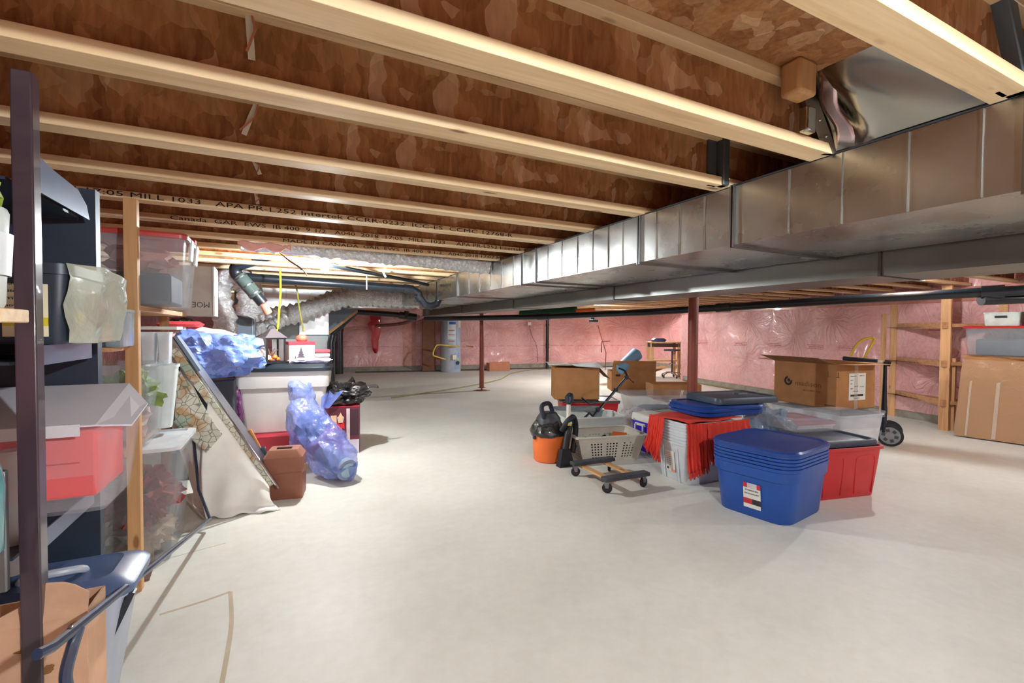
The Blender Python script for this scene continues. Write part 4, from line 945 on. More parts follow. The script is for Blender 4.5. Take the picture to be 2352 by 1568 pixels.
# dark crate with label, mid shelf
t = thing('black_crate', 'black crate with a tall yellow-and-white label on the middle shelf', 'crate', (-.76, 1.90, 1.302)); tub_mb(.42, .29, .23, .95, .03, .006, .006, .03).obj('tub', DARK, t)
st = decal(t, face((.07, -.1425, .022), (1, 0, 0), (0, 0, 1)), [(0, 0, .095, .18, M('manila_paper', (222, 214, 184), .7)), (0, .03, .095, .024, M('label_yellow', (206, 190, 40), .6))])
for i in range(5): text(['CONTENTS:', 'kitchen', 'misc', 'bowls', 'etc.'][i], .012, INK, st, face((.076, -.1455, .165 - .02 * i), (1, 0, 0), (0, 0, 1)), w=.05 - .004 * i)
t = thing('frosted_bag', 'frosted plastic storage bag with colourful contents poking out past the shelf post', 'storage bag', (-.505, 1.85, 1.305))
FR = mat_film('frosted_film', (206, 210, 190), .62, .3, .5, 8)
b = B().hexa([(-.05, -.10, 0), (.02, -.10, .0), (.045, .06, 0), (-.05, .10, 0), (-.05, -.10, .225), (.03, -.10, .22), (.055, .06, .20), (-.05, .12, .215)])
bmesh.ops.subdivide_edges(b.bm, edges=b.bm.edges[:], cuts=5, use_grid_fill=True)
for v in b.bm.verts: v.co += Vector((.014 * noise.noise(v.co * 14), .014 * noise.noise(v.co * 14 + Vector((3, 1, 0))), .01 * noise.noise(v.co * 11)))
for v in b.bm.verts:
    if v.co.z < .08 and v.co.x > .02: v.co.x -= .25 * (.08 - v.co.z)
b.obj('film_pouch', FR, t, smooth=1.2)
B().blob((-.01, .0, .10), (.03, .06, .05), .2, 2, 3).obj('contents', M('red_blue_contents', (150, 64, 60), .7, .2), t); B().blob((-.025, -.085, .075), (.016, .014, .022), 0, 2, 2).obj('yellow_ball', YEL, t)
# bin with red contents
t = thing('storage_tote', 'clear tote full of red fabric with white cardboard flaps, on the lower shelf', 'tote', (-.765, 1.945, .79), 0)
tub_mb(.62, .285, .262, .90, .025, .003, .005, .012).obj('tub', mat_clear('very_clear_plastic', (226, 226, 230), .12, .1), t)
RED_F = M('red_cloth', (222, 52, 48), .7, .04, .1, 40)
b = B().box((-.01, .0, .150), (.53, .262, .205)); b.obj('red_contents', RED_F, t, bevel=.01)
B().box((.02, -.133, .16), (.003, .004, .18)).obj('fold_line', M('red_fold', (186, 36, 36), .8), t, smooth=0); B().box((-.03, -.133, .155), (.49, .004, .003)).obj('fold_line', M('red_fold', (186, 36, 36), .8), t, smooth=0)
GRY = M('grey_white_board', (206, 202, 208), .7, .02)
t2 = thing('cardboard_sheet', 'white folded cardboard sheet lying over the tote of red fabric', 'cardboard', (-.735, 1.97, 1.058), 0)
B().hexa([(-.36, -.20, .0), (.235, -.20, .0), (.24, .12, .09), (-.36, .12, .09), (-.36, -.20, .005), (.235, -.20, .005), (.24, .12, .095), (-.36, .12, .095)]).obj('top_sheet', GRY, t2, smooth=0)
B().hexa([(.235, -.20, .0), (.318, -.19, -.008), (.318, .0, .03), (.24, .12, .09), (.235, -.20, .005), (.318, -.19, -.003), (.318, .0, .035), (.24, .12, .095)]).obj('side_flap', GRY, t2, smooth=0)
B().box((-.08, -.203, -.008), (.56, .004, .035)).obj('front_flap', GRY, t2, smooth=0)
t = thing('file_case', 'black and silver case standing on edge beside the teal bottle', 'case', (-.66, 1.56, .70)); B().box((0, .0, .15), (.10, .02, .3)).obj('shell', STEEL, t, bevel=.004)
# --- timber rack behind
t = thing('timber_shelf', 'narrow timber shelf frame with two thin uprights behind the steel shelving', 'rack', (0, 0, 0))
B().box((-.685, 2.965, 1.0), (.055, .05, 2.0)).obj('upright', PINEZ, t, bevel=.002); B().box((-.785, 4.2, .93), (.05, .05, 1.86)).obj('upright', PINEZ, t, bevel=.002)
B().box((-.93, 3.62, 1.452), (.54, 1.28, .028), Matrix.Rotation(-.0, 4, 'Z')).obj('shelf_board', BRD, t, smooth=0)
B().box((-.83, 4.08, 1.35), (.34, .34, .022)).obj('white_board', WHITE, t, smooth=0)
B().box((-.90, 2.83, 1.25), (.40, .26, .02)).obj('shelf_board', BRD, t, smooth=0)
B().box((-.95, 3.62, .70), (.44, 1.28, .028)).obj('shelf_board', BRD, t, smooth=0)
T1 = clear_box('storage_tote', 'clear tote with a pinkish-red lid on top of the timber shelf', (-.70, 3.34, 1.467), R(2), .42, .54, .37, .88, CLEAR, None, r=.04)
B().box((-.02, 0, .10), (.32, .42, .17)).obj('dark_contents', M('navy_contents', (44, 58, 76), .7), T1, bevel=.015); B().blob((-.02, -.05, .27), (.14, .18, .08), .5, 6, 3).obj('pink_contents', M('pink_brown_cloth', (196, 126, 112), .8, .2), T1)
lid_mb(.45, .57, .03, .04, z0=.37).obj('lid', M('red_clear_lid', (190, 70, 66), .35), T1)
for y_ in (-.1, .12): B().box((.222, y_, .33), (.012, .09, .12), Matrix.Rotation(.08, 4, 'Y')).obj('latch', M('latch_white', (222, 226, 228), .3), T1, bevel=.004)
B().box((.222, .02, .40), (.02, .05, .03)).obj('red_latch', REDP, T1, bevel=.004)
t = thing('cardboard_box', 'grey-tan box printed upside down with the letters MOE beside the foil duct', 'cardboard box', (-.66, 4.38, 1.467), R(2))
B().box((0, .02, .17), (.34, .3, .38)).obj('carton', M('grey_carton', (178, 168, 158), .7), t, smooth=0)
text('MOE', .062, M('dark_teal_print', (52, 62, 70), .7), t, face((.150, -.1312, .085), (-1, 0, 0), (0, 0, -1)), 'printed_word', w=.11)
text('T', .04, M('dark_teal_print', (52, 62, 70), .7), t, face((.04, -.1312, .22), (-1, 0, 0), (0, 0, -1)), 'printed_word')
B().box((.176, .0, .17), (.012, .30, .38)).obj('white_side', PAPER, t, smooth=0)
t = thing('storage_tote', 'slate-grey tote with a clear ribbed end hanging past the timber upright', 'tote', (-.86, 2.80, 1.262)); tub_mb(.33, .20, .165, .92, .02, .004, .006, .014).obj('tub', M('slate_tote', (66, 84, 94), .4, .05), t)
B().box((.14, -.098, .085), (.045, .006, .12)).obj('red_label', M('pale_red_label', (220, 120, 116), .5), t, smooth=0)
tub_mb(.07, .205, .175, .95, .012, .003, .006, .012, b=B()).obj('clear_end', mat_clear('grey_clear', (170, 180, 188), .6, .2), t).location = (.165, 0, 0)
def cup(label, x, y, z, w_, h_): 
    o = thing('plastic_container', label, 'container', (x, y, z)); tub_mb(w_, .11, h_, .86, .012, .003, .003, .01).obj('cup', MILK, o)
    return o
t = thing('crate_stand', 'dark box under the white board of the timber shelf', 'box', (-.80, 4.0, .714)); B().box((-.02, 0, .18), (.3, .3, .36)).obj('box_side', M('dark_plum', (60, 48, 60), .7), t, bevel=.005)
t = thing('frosted_container', 'tall frosted plastic container leaning at the timber shelf, left of the white drape', 'container', (-.70, 3.66, .715), R(4)); tub_mb(.17, .20, .40, .62, .04, .004, .006, .016).obj('tub', mat_clear('frosted_white', (226, 234, 232), .85, .35), t)
o = cup('left clear cup under the white shelf board', -.755, 3.62, 1.125, .075, .20); o2 = cup('right clear cup under the white shelf board', -.675, 3.62, 1.125, .065, .20)
t = clear_box('storage_tote', 'clear tote with green foliage inside behind the thick timber upright', (-.80, 3.28, .715), 0, .30, .44, .44, .9, CLEAR, None, r=.03)
B().blob((0, 0, .27), (.12, .17, .10), .9, 9, 4, 3).obj('green_contents', M('olive_foliage', (126, 148, 70), .8, .3), t); B().blob((.0, 0, .12), (.11, .17, .10), .5, 3, 3, 3).obj('pale_contents', M('pale_pinkish', (206, 170, 160), .8, .2), t)
B().box((-.09, -.2, .22), (.05, .03, .04)).obj('yellow_box', YEL, t, smooth=0)
# --- floor: clear bin with red flowers
t = thing('storage_tote', 'tall clear tote with red flowers and gold ornaments, standing on the floor by the drape', 'tote', (-.78, 3.48, .0), R(0))
tub_mb(.46, .56, .66, .80, .035, .004, .016, .022).obj('tub', CLEAR, t)
B().loft([rrect(.47, .57, .035, z=.655), rrect(.50, .60, .05, z=.655), rrect(.50, .60, .05, z=.675), rrect(.42, .52, .03, z=.68), rrect(.42, .52, .03, z=.668)]).obj('lid', MILK, t)
B().blob((0, 0, .33), (.15, .19, .16), .9, 12, 4, 4).obj('red_flowers', M('dark_red_flowers', (150, 52, 46), .8, .3), t); B().blob((0, 0, .12), (.14, .18, .11), .6, 5, 4, 4).obj('gold_ornaments', M('beige_contents', (190, 168, 142), .7, .2), t)
t = thing('cardboard_sheet', 'dark brown cardboard piece on the floor beneath the tall clear tote', 'cardboard', (-.86, 3.18, .003), R(5)); B().box((0, 0, .004), (.40, .3, .008)).obj('board', M('dark_card', (110, 80, 66), .8), t, smooth=0)
t = thing('storage_tote', 'pale blue-grey tote standing behind the rear steel post near the floor', 'tote', (-1.12, 3.25, 0)); tub_mb(.34, .4, .5, .9, .03, .004, .006, .014).obj('tub', M('pale_bluegrey', (140, 154, 170), .4, .06), t)
# --- blue-grey lidded bin, foreground
t = thing('storage_tote', 'white tote with a blue-grey domed lid, in front of the timber shelf', 'tote', (-.70, 1.925, 0), R(0))
tub_mb(.50, .26, .53, .70, .05, .005, .01, .02).obj('tub', M('greyish_tote', (170, 178, 190), .4, .04), t)
LB = M('slate_blue_lid', (84, 102, 140), .35, .04)
B().loft([rrect(.52, .28, .05, z=.52), rrect(.55, .30, .06, z=.525), rrect(.55, .30, .06, z=.545), rrect(.51, .27, .05, z=.56), rrect(.42, .19, .04, z=.575), rrect(.40, .17, .04, z=.57)]).obj('lid', LB, t)
B().tube(ccurve([(-.02, -.02, .57), (.0, -.04, .59), (.07, -.045, .595), (.12, -.02, .585), (.125, .0, .57)], 6), .012, 10).obj('lid_handle', M('pale_handle', (180, 188, 202), .4), t)
B().box((.222, -.08, .41), (.018, .03, .22), Matrix.Rotation(.40, 4, 'Y')).obj('dark_corner_strap', DARK, t, smooth=0)
# --- torn cardboard box, foreground
CL2 = M('pale_worn_cardboard', (206, 164, 132), .85, .07)
t = thing('cardboard_box', 'worn pale cardboard box with a raised torn flap at the bottom left corner', 'cardboard box', (-.62, 1.69, 0), R(0))
b = B()
for s in (-1, 1): b.box((s * .137, 0, .29), (.006, .14, .58)); b.box((0, s * .07, .29), (.275, .006, .58))
b.box((0, 0, .003), (.275, .14, .006)); b.obj('carton', CL2, t, smooth=0)
b = B().poly([(-.137, -.075, .575), (.14, -.075, .575), (.142, -.065, .63), (.11, -.06, .655), (.085, -.055, .665), (.05, -.055, .67), (.02, -.06, .63), (-.05, -.07, .60)], (0, .005, 0)); b.obj('torn_flap', CL2, t, smooth=0)
b = B(); random.seed(11)
for k_ in range(7): 
    x_ = random.uniform(.0, .12); z_ = random.uniform(.3, .56); b.blob((x_, -.0745, z_), (random.uniform(.008, .02), .0012, random.uniform(.004, .012)), .5, k_, 2)
q = b.obj('dirt_marks', M('card_stain', (136, 92, 52), .9), t); q['kind'] = 'stuff'
t = thing('foil_bag', 'blue and silver foil bag with a tan label at the bottom left corner', 'bag', (-.575, 1.25, .02)); 
b = B().blob((0, 0, .36), (.09, .08, .36), .18, 5, 4, 2.2); b.obj('film', M('blue_foil', (96, 126, 178), .25, .1, .3, 20, metal=.4), t, smooth=1.2)
b = B().blob((0, 0, .74), (.05, .03, .05), .5, 8, 3, 3); b.obj('gathered_top', M('silver_foil', (186, 196, 206), .25, .1, metal=.6), t)
decal(t, face((.0, -.082, .50), (1, .3, 0), (0, 0, 1)), [(0, 0, .09, .14, M('tan_label', (214, 186, 160), .7)), (0, .16, .085, .03, WHITE)])
# --- black tube frame lying across the corner
BF = M('black_frame_tube', (44, 56, 78), .3, .06, coat=.4)
t = thing('tubular_stand', 'dark blue-black tubular frame slanting across the bottom left corner to the drape', 'frame', (-.445, 1.30, .67))
b = B().tube([(-.012, -.03, .008), (.0, .0, .0), (.0, 2.35, -.60)], .0115, 10); b.obj('long_tube', BF, t)
B().tube([(.0, 2.35, -.60), (-.09, 2.55, -.45), (-.14, 2.7, -.1)], .010, 8).obj('rear_leg', BF, t)
B().tube(ccurve([(.004, .13, -.035), (.0, .10, -.07), (-.006, .085, -.12), (.004, .08, -.18), (.02, .07, -.26), (.04, .06, -.42)], 6), .0125, 10).obj('curved_leg', BF, t)
B().blob((.002, .09, -.012), (.006, .012, .004), 0, 1, 2).obj('rivet', STEEL, t)
t = thing('power_cord', 'black cord hanging down the left edge beside the teal bottle', 'cord', (-.60, 1.40, .62)); B().tube(ccurve([(-.03, 0, .26), (-.05, 0, .14), (-.06, 0, .02), (-.02, 0, -.1), (.03, 0, -.16)], 6), .006, 8).obj('jacket', BLACKR, t)
# --- leaning board and white drape
SHT = M('white_sheet', (240, 237, 230), .85, .03, .08, 20)
t = thing('draped_sheet', 'white cloth sheet draped from the leaning board down to the floor', 'cloth', (0, 0, 0))
b = B()
ap = Vector((-.74, 4.05, 1.27))
def sheet(u, v):
    # u 0..1 left to right along the floor edge, v 0 top .. 1 floor
    bot = Vector((-.66, 4.55, 0)).lerp(Vector((-.50, 3.95, 0)), min(1, u / .35)) if u < .35 else Vector((-.50, 3.95, 0)).lerp(Vector((-.08, 3.93, 0)), (u - .35) / .65)
    top = ap + Vector((-.10 + .14 * u, .12 - .10 * u, 0))
    k_ = v ** 1.12; p = top.lerp(bot, k_)
    bulge = math.sin(PI * min(1, v)) * (.05 if u < .8 else .02)
    f = .030 * math.sin(u * 15 + 2.2 * noise.noise(Vector((u * 2, v * 2, 4)))) * (.25 + v) + .022 * noise.noise(Vector((u * 5, v * 5, 1)))
    p += Vector((-.45, -.9, 0)) * (f + bulge * .4)
    z = 1.27 * (1 - v) if v < .985 else .006
    if u > .35: z *= (1 - .10 * math.sin(PI * v) * (u - .35))
    p.z = max(.006, z)
    if v > .96: p += Vector((-.1, -.35, 0)) * (.12 * (v - .96) / .04) * (.4 + .6 * abs(math.sin(u * 11)))
    return p
b.grid(70, 44, sheet); b.obj('cloth_fall', SHT, t, solid=.004, smooth=1.3)
t = thing('leaning_board', 'narrow padded board with a stone-pattern cover leaning under the white sheet', 'board', (0, 0, 0))
n = N('stone_pattern'); v_ = n.n('TexVoronoi', feature='DISTANCE_TO_EDGE'); v_.inputs['Scale'].default_value = 22; n.l(n.map(), v_.inputs[0]); nz = n.noise(n.map(), 4, 3)
c_ = n.ramp(nz, [(.35, (206, 204, 176)), (.5, (222, 220, 204)), (.58, (196, 150, 100)), (.66, (168, 184, 164))]); c_ = n.mix(n.ramp(v_.outputs['Distance'], [(.02, .8), (.06, .0)]), c_, (96, 96, 84)); n.set(col=c_, rough=.7)
A0, A1 = Vector((-.70, 3.99, 1.26)), Vector((-.05, 4.02, .12))
dv = (A1 - A0).normalized(); sd = Vector((.0, 1, 0)); nn_ = dv.cross(sd).normalized()
def slab(w0, w1, off0, off1, a, e, name, mat, th=.02, sh=(0, 0, 0)):
    p0 = A0.lerp(A1, a) + Vector(sh); p1 = A0.lerp(A1, e) + Vector(sh)
    q = []
    for p, w_ in ((p0, w0), (p1, w1)): q.append((p - sd * off0 + nn_ * 0, w_))
    v8 = []
    for tt in (0, th):
        v8 += [p0 + sd * 0 + nn_ * tt, p0 + sd * w0 + nn_ * tt, p1 + sd * w1 + nn_ * tt, p1 + nn_ * tt]
    return B().hexa(v8).obj(name, mat, t, smooth=0)
slab(.30, .36, 0, 0, 0, 1, 'steel_edge', STEEL, .012)
slab(.28, .30, 0, 0, .02, .95, 'padded_cover', n.m, .05, (-.03, -.02, -.05))
B().tube([A0 + Vector((.01, -.04, .02)), A1 + Vector((.01, -.04, .0))], .010, 8).obj('edge_tube', CHROME, t)
B().grid(14, 20, lambda u, v: (Vector((-.715, 3.955, 1.20)).lerp(Vector((-.37, 3.86, .60)), v) + Vector((-.02 - (.09 + .06 * math.sin(v * 3)) * u, -.012 - .02 * math.sin(v * 9 + u * 3), -.16 * u * (1 - .2 * v))))).obj('hanging_cover', n.m, t, solid=.006, smooth=1.3)
B().box((-.60, 3.95, 1.17), (.02, .10, .28), Matrix.Rotation(-.5, 4, 'Y')).obj('slate_flap', M('slate_grey_panel', (110, 124, 140), .4), t, smooth=0)
b = B()
def low(u, v):
    p = A0.lerp(A1, .40 + .60 * u) + Vector((-.05, -.035, .02)); q = Vector((-.52, 3.90, .004)).lerp(Vector((-.05, 3.87, .004)), u)
    r_ = p.lerp(q, v); r_ += Vector((-.4, -.9, 0)) * (.035 * math.sin(PI * v) + .018 * math.sin(u * 13 + v * 4) * v)
    if v > .9: r_ += Vector((.02, -.06, .014 * math.sin(u * 17))) * (v - .9) * 10
    r_.z = max(.005, r_.z); return r_
b.grid(50, 24, low); b.obj('cloth_fold', SHT, bpy.data.objects['draped_sheet'], solid=.004, smooth=1.3)
t = thing('handsaw', 'orange-handled tool with a dark head wedged between the drape and the brown case', 'tool', (-.25, 4.35, 0)); B().tube([(.0, 0, .52), (.07, 0, .36)], .014, 8).obj('wooden_handle', M('orange_wood', (206, 146, 76), .5), t); B().tube([(.07, 0, .36), (.12, 0, .25)], .035, 10).obj('dark_head', DARK, t); B().tube([(.12, 0, .25), (.16, 0, .02)], .03, 10).obj('tan_body', M('tan_cloth', (160, 124, 84), .7), t)
# --- brown case on the floor
BRC = M('brown_plastic_case', (146, 92, 70), .5, .05, .1, 200)
t = thing('tool_case', 'brown plastic carrying case with sloped shoulders and a flush handle, standing on the floor', 'case', (.01, 4.16, 0), R(-10))
B().loft([rrect(.28, .22, .02, z=0), rrect(.285, .225, .02, z=.01), rrect(.29, .23, .02, z=.21), rrect(.285, .225, .02, z=.33), rrect(.22, .16, .02, z=.385), rrect(.215, .155, .02, z=.387)]).obj('shell', BRC, t, smooth=.4)
B().loft([rrect(.292, .232, .02, z=.205), rrect(.298, .238, .02, z=.21), rrect(.292, .232, .02, z=.216)]).obj('seam', BRC, t); 
B().tube([(-.05, -.03, .388), (-.05, -.03, .395), (.05, -.03, .395), (.05, -.03, .388)], .008, 6).obj('handle', M('dark_brown_slot', (70, 44, 34), .6), t); B().box((0, .0, .3885), (.11, .04, .003)).obj('handle_recess', M('dark_brown_slot', (70, 44, 34), .6), t, smooth=0)
B().box((.148, 0, .22), (.008, .03, .05)).obj('latch', M('brass', (190, 160, 100), .4, metal=1), t, smooth=0)
# --- red box, white tote with black lid, lamp box
DRED = M('dark_red_card', (166, 36, 52), .5, .06)
t = thing('gift_box', 'flat dark red box with white print lying under the big white tote', 'box', (.12, 5.42, 0), R(-6)); B().box((0, 0, .14), (.92, .60, .28)).obj('carton', DRED, t, bevel=.003)
fm = face((-.46, -.301, 0), (1, 0, 0), (0, 0, 1)); st = decal(t, fm, [(.02, .20, .05, .04, PAPER)])
text('2.4m', .035, PAPER, t, fm @ Matrix.Translation((.14, .17, .001)), 'printed_word', w=.07); text('7.5', .035, PAPER, t, fm @ Matrix.Translation((.02, .15, .001)), 'printed_word', w=.05)
for i in range(2): text(['Garland lights', 'Guirlande lum.'][i], .02, PAPER, t, fm @ Matrix.Translation((.14, .13 - .03 * i, .001)), 'printed_word', w=.12)
t = thing('storage_tote', 'big white tote with a thick black lid carrying the lantern', 'tote', (.03, 5.55, .282), R(-7))
WT = M('white_tote_shell', (214, 210, 204), .45, .02)
tub_mb(.86, .56, .64, .86, .05, .006, .012, .06).obj('tub', WT, t); b = B().loft([rrect(.83, .53, .05, z=.46), rrect(.87, .57, .05, z=.465), rrect(.89, .59, .05, z=.58)]); b.obj('rim_skirt', WT, t)
BLID = M('black_lid', (26, 36, 44), .35, .05)
B().loft([rrect(.90, .60, .06, z=.63), rrect(.93, .63, .07, z=.635), rrect(.93, .63, .07, z=.665), rrect(.86, .56, .05, z=.675), rrect(.84, .54, .05, z=.705), rrect(.80, .50, .05, z=.71)]).obj('lid', BLID, t)
ZL = .282 + .712
t = thing('lantern', 'black metal lantern with glass sides and small orange pumpkins inside', 'lantern', (-.10, 5.40, ZL), R(22))
WGL = mat_clear('window_glass', (230, 235, 240), .14, .03)
LM = M('lantern_black', (20, 22, 26), .4)
B().box((0, 0, .01), (.20, .20, .02)).obj('base', LM, t, smooth=0); B().box((0, 0, .255), (.20, .20, .015)).obj('top_plate', LM, t, smooth=0)
for sx in (-1, 1):
    for sy in (-1, 1): B().box((sx * .088, sy * .088, .135), (.016, .016, .24)).obj('corner_post', LM, t, smooth=0)
B().loft([rrect(.215, .215, .004, n=1, z=.262), rrect(.215, .215, .004, n=1, z=.268), rrect(.07, .07, .004, n=1, z=.34), rrect(.05, .05, .004, n=1, z=.352)]).obj('roof', M('roof_pewter', (112, 104, 108), .4, metal=.6), t, smooth=0)
B().tube([(.045 * math.cos(a), 0, .352 + .045 * math.sin(a)) for a in [PI * k_ / 8 for k_ in range(9)]], .007, 6).obj('ring_handle', LM, t)
for s in (-1, 1):
    B().box((s * .089, 0, .135), (.002, .16, .23)).obj('glass_pane', WGL, t, smooth=0)
random.seed(9)
for k_ in range(6):
    a = k_ * 1.05; tag(B().blob((0, 0, 0), (.026, .026, .022), .08, k_, 2).obj('mini_pumpkin', ORANGE, loc=(-.10 + .045 * math.cos(a), 5.40 + .045 * math.sin(a), ZL + .042 + .02 * (k_ % 2))), 'small orange pumpkin inside the black lantern', 'pumpkin', 'pumpkins in the lantern')
b = B()
for k_ in range(9): b.tube([(random.uniform(-.05, .05), random.uniform(-.05, .05), .06), (random.uniform(-.05, .05), random.uniform(-.05, .05), random.uniform(.10, .17))], .004, 5)
q = b.obj('twigs', M('twig_brown', (110, 72, 50), .8), t); q['kind'] = 'stuff'
t = thing('gift_box', 'white gift box with a red lid and a printed dark fir tree, beside the lantern', 'box', (.165, 5.46, ZL), R(8))
B().box((0, 0, .095), (.25, .20, .19)).obj('carton', M('gift_white', (230, 224, 222), .6), t, bevel=.002); B().box((0, 0, .205), (.262, .212, .034)).obj('lid', M('gift_red', (196, 44, 58), .5), t, bevel=.002)
FIR = M('fir_print', (70, 62, 68), .7)
def fir(x0, w_, z0, h_, m_, nm):
    b = B()
    for k_ in range(5): a = k_ / 5; ww = w_ * (1 - a); b.poly([m_ @ Vector((x0 - ww / 2, z0 + h_ * a, 0)), m_ @ Vector((x0 + ww / 2, z0 + h_ * a, 0)), m_ @ Vector((x0, z0 + h_ * (a + .32), 0))], m_.to_3x3() @ Vector((0, 0, .0006 + .0003 * k_)))
    return b.obj(nm, FIR, t, smooth=0)
fir(.115, .12, .025, .13, face((-.125, -.101, 0), (1, 0, 0), (0, 0, 1)), 'printed_fir'); fir(.09, .07, .025, .13, face((.126, -.10, 0), (0, 1, 0), (0, 0, 1)), 'printed_fir'); fir(.06, .04, .025, .05, face((-.125, -.1012, 0), (1, 0, 0), (0, 0, 1)), 'printed_fir')
t = tag(B().blob((0, 0, .03), (.06, .05, .045), .05, 1, 3).obj('ornament', M('salmon_red', (240, 92, 72), .5), loc=(.18, 5.46, ZL + .222)), 'salmon-red round ornament on the lid of the gift box', 'ornament')
t = bag('plastic_bag', 'white and violet folded bag at the front right of the black lid', (.27, 5.33, ZL), (.20, .08, .028), M('violet_white_bag', (206, 200, 232), .4, .12), amp=.25, seed=14)
for i, (dz_, c_, l_) in enumerate([(.0, (214, 180, 176), 'pale red packet in the stack right of the gift box'), (.045, (226, 222, 224), 'white packet in the stack right of the gift box'), (.09, (206, 70, 80), 'red packet topping the stack right of the gift box')]):
    tag(B().box((0, 0, .02), (.19, .14, .038)).obj('packet', M('packet_%d' % i, c_, .5), loc=(.375, 5.62, ZL + dz_), rz=R(6 * i - 5), bevel=.008), l_, 'packet')
t = thing('lamp_box', 'product box picturing a red-bowed lamp post, under the black bag', 'box', (.60, 5.44, 0), R(-10))
B().box((0, 0, .255), (.34, .32, .51)).obj('carton', M('box_maroon', (96, 36, 50), .5), t, bevel=.002)
B().box((0, .0, .513), (.345, .325, .006)).obj('red_top', M('box_red', (206, 40, 58), .5), t, smooth=0)
fm = face((-.17, -.1605, 0), (1, 0, 0), (0, 0, 1)); CRM = M('print_cream', (226, 196, 160), .5)
pic = decal(t, fm, [(0, 0, .34, .15, M('print_snow', (196, 188, 200), .5)), (.05, .26, .06, .16, CRM), (.21, .15, .035, .34, M('print_pale', (206, 190, 190), .5)), (.245, .2, .09, .28, M('print_dark', (64, 34, 42), .5)), (.12, .12, .05, .18, M('print_shadow', (120, 60, 66), .5))], 'printed_picture')
b = B(); z_ = .003
def rp(pts, b_): b_.poly([fm @ Vector((x, y, z_)) for x, y in pts], fm.to_3x3() @ Vector((0, 0, .001)))
rp([(.125, .34), (.175, .34), (.185, .40), (.17, .41), (.15, .45), (.13, .41), (.115, .40)], b); b.obj('printed_lantern', CRM, t, smooth=0)
b = B(); rp([(.15, .32), (.185, .34), (.19, .27), (.155, .29)], b); rp([(.15, .32), (.115, .34), (.11, .27), (.145, .29)], b); rp([(.145, .29), (.16, .29), (.185, .19), (.15, .24), (.115, .19)], b); b.obj('printed_bow', M('print_red', (210, 40, 44), .5), t, smooth=0)
BLKF = mat_film('black_gloss_film', (14, 15, 18), 1, .16, 1.0, 16)
t = bag('garbage_bag', 'shiny black plastic bag bundled on top of the lamp post box', (.62, 5.45, .515), (.26, .22, .135), BLKF, amp=.35, seed=21, neck=[(.0, -.02, .22, .10, .0, .03, .05, 3)])
b = B()
for k_ in range(6): b.tube([(.18, -.05, .16 + .01 * k_), (.28 + .01 * k_, -.05, .17 + .008 * k_), (.36, -.04 + .01 * k_, .165 + .004 * k_)], .0022, 5)
q = b.obj('loose_threads', BLACKR, t); q['kind'] = 'stuff'
# --- blue translucent bag with roll
BLUF = mat_film('blue_violet_film', (128, 150, 230), .5, .12, 1.0, 13)
t = thing('plastic_bag', 'large translucent blue bag holding a grey roll, leaning on the white tote', 'plastic bag', (.28, 4.62, 0))
b = B(); pth = [(-.11, .42, .80), (-.14, .38, .72), (-.10, .34, .62), (-.10, .28, .5), (-.02, .14, .36), (.06, 0, .26), (.13, -.14, .19), (.19, -.28, .125), (.22, -.36, .09)]
rr = [.07, .10, .11, .165, .20, .20, .175, .14, .085]
P_ = ccurve(pth, 9); RR = ccurve([(r_, 0, 0) for r_ in rr], 9); b.tube(P_, [r_.x for r_ in RR], 64)
for v in b.bm.verts:
    q_ = v.co * 6; v.co += Vector((noise.noise(q_), noise.noise(q_ + Vector((5, 0, 0))), noise.noise(q_ + Vector((0, 5, 0))))) * .04 + Vector((noise.noise(q_ * 3), noise.noise(q_ * 3 + Vector((5, 0, 0))), 0)) * .012
crumple(b, .016, 9, 4)
for v in b.bm.verts: v.co.z = max(.006, v.co.z)
b.obj('film', BLUF, t, smooth=.5)
b = B(); loops = []
for k_ in range(6):
    f = k_ / 5; loops.append([Vector((.10 + .07 * f, .40, .55 + .14 * f)) + Vector((math.cos(a) * (.03 + .05 * f) * (1 + .4 * math.sin(a * 5)), math.sin(a) * (.03 + .04 * f), .03 * f * math.sin(a * 4))) for a in [2 * PI * q_ / 24 for q_ in range(24)]])
b.loft(loops, False, False).obj('tied_ear', BLUF, t, smooth=1.3)
B().tube([(.06, -.02, .20), (.22, -.37, .115)], .095, 24).obj('grey_roll', M('grey_blue_roll', (130, 142, 170), .7), t); B().tube([(.215, -.36, .117), (.224, -.378, .113)], [.07, .066], 24).obj('roll_end', M('roll_end_tone', (150, 176, 196), .7), t)
B().blob((-.05, .22, .42), (.12, .12, .14), .4, 6, 3).obj('dark_content', M('slate_content', (84, 104, 146), .8), t)
# --- behind: purple bag, blue bag, rolled items
t = thing('work_bench', 'narrow dark bench surface behind the drape holding the blue bag and the rolls', 'bench', (-.62, 5.75, 0)); B().box((0, 0, .865), (.86, .6, .03)).obj('benchtop', DARK, t, smooth=0)
for x_ in (-.4, -.1): B().box((x_, .1, .425), (.05, .4, .85)).obj('leg', DARK, t, smooth=0)
t = bag('plastic_bag', 'dark purple bag hanging under the bench beside the white tote', (-.50, 5.40, .22), (.13, .12, .34), mat_film('purple_film', (96, 40, 88), 1, .25, .7), amp=.3, seed=31)
t = bag('garbage_bag', 'black crumpled bag on the floor between the purple bag and the white tote', (-.42, 5.36, .0), (.09, .10, .16), BLKF, amp=.5, seed=33)
t = bag('plastic_bag', 'crumpled blue plastic bag spilling over the bench behind the leaning board', (-.56, 5.02, .895), (.34, .24, .21), mat_film('blue_film_pale', (112, 142, 216), .8, .2, .9, 9), amp=.5, seed=41, freq=1.5)
B().box((0.0, 0.0, .44), (.5, .3, .87)).obj('crate_side', M('crate_navy', (40, 44, 58), .6), thing('plastic_crate', 'dark crate standing under the blue bag, hidden behind the drape', 'crate', (-.66, 5.08, 0)), bevel=.01)
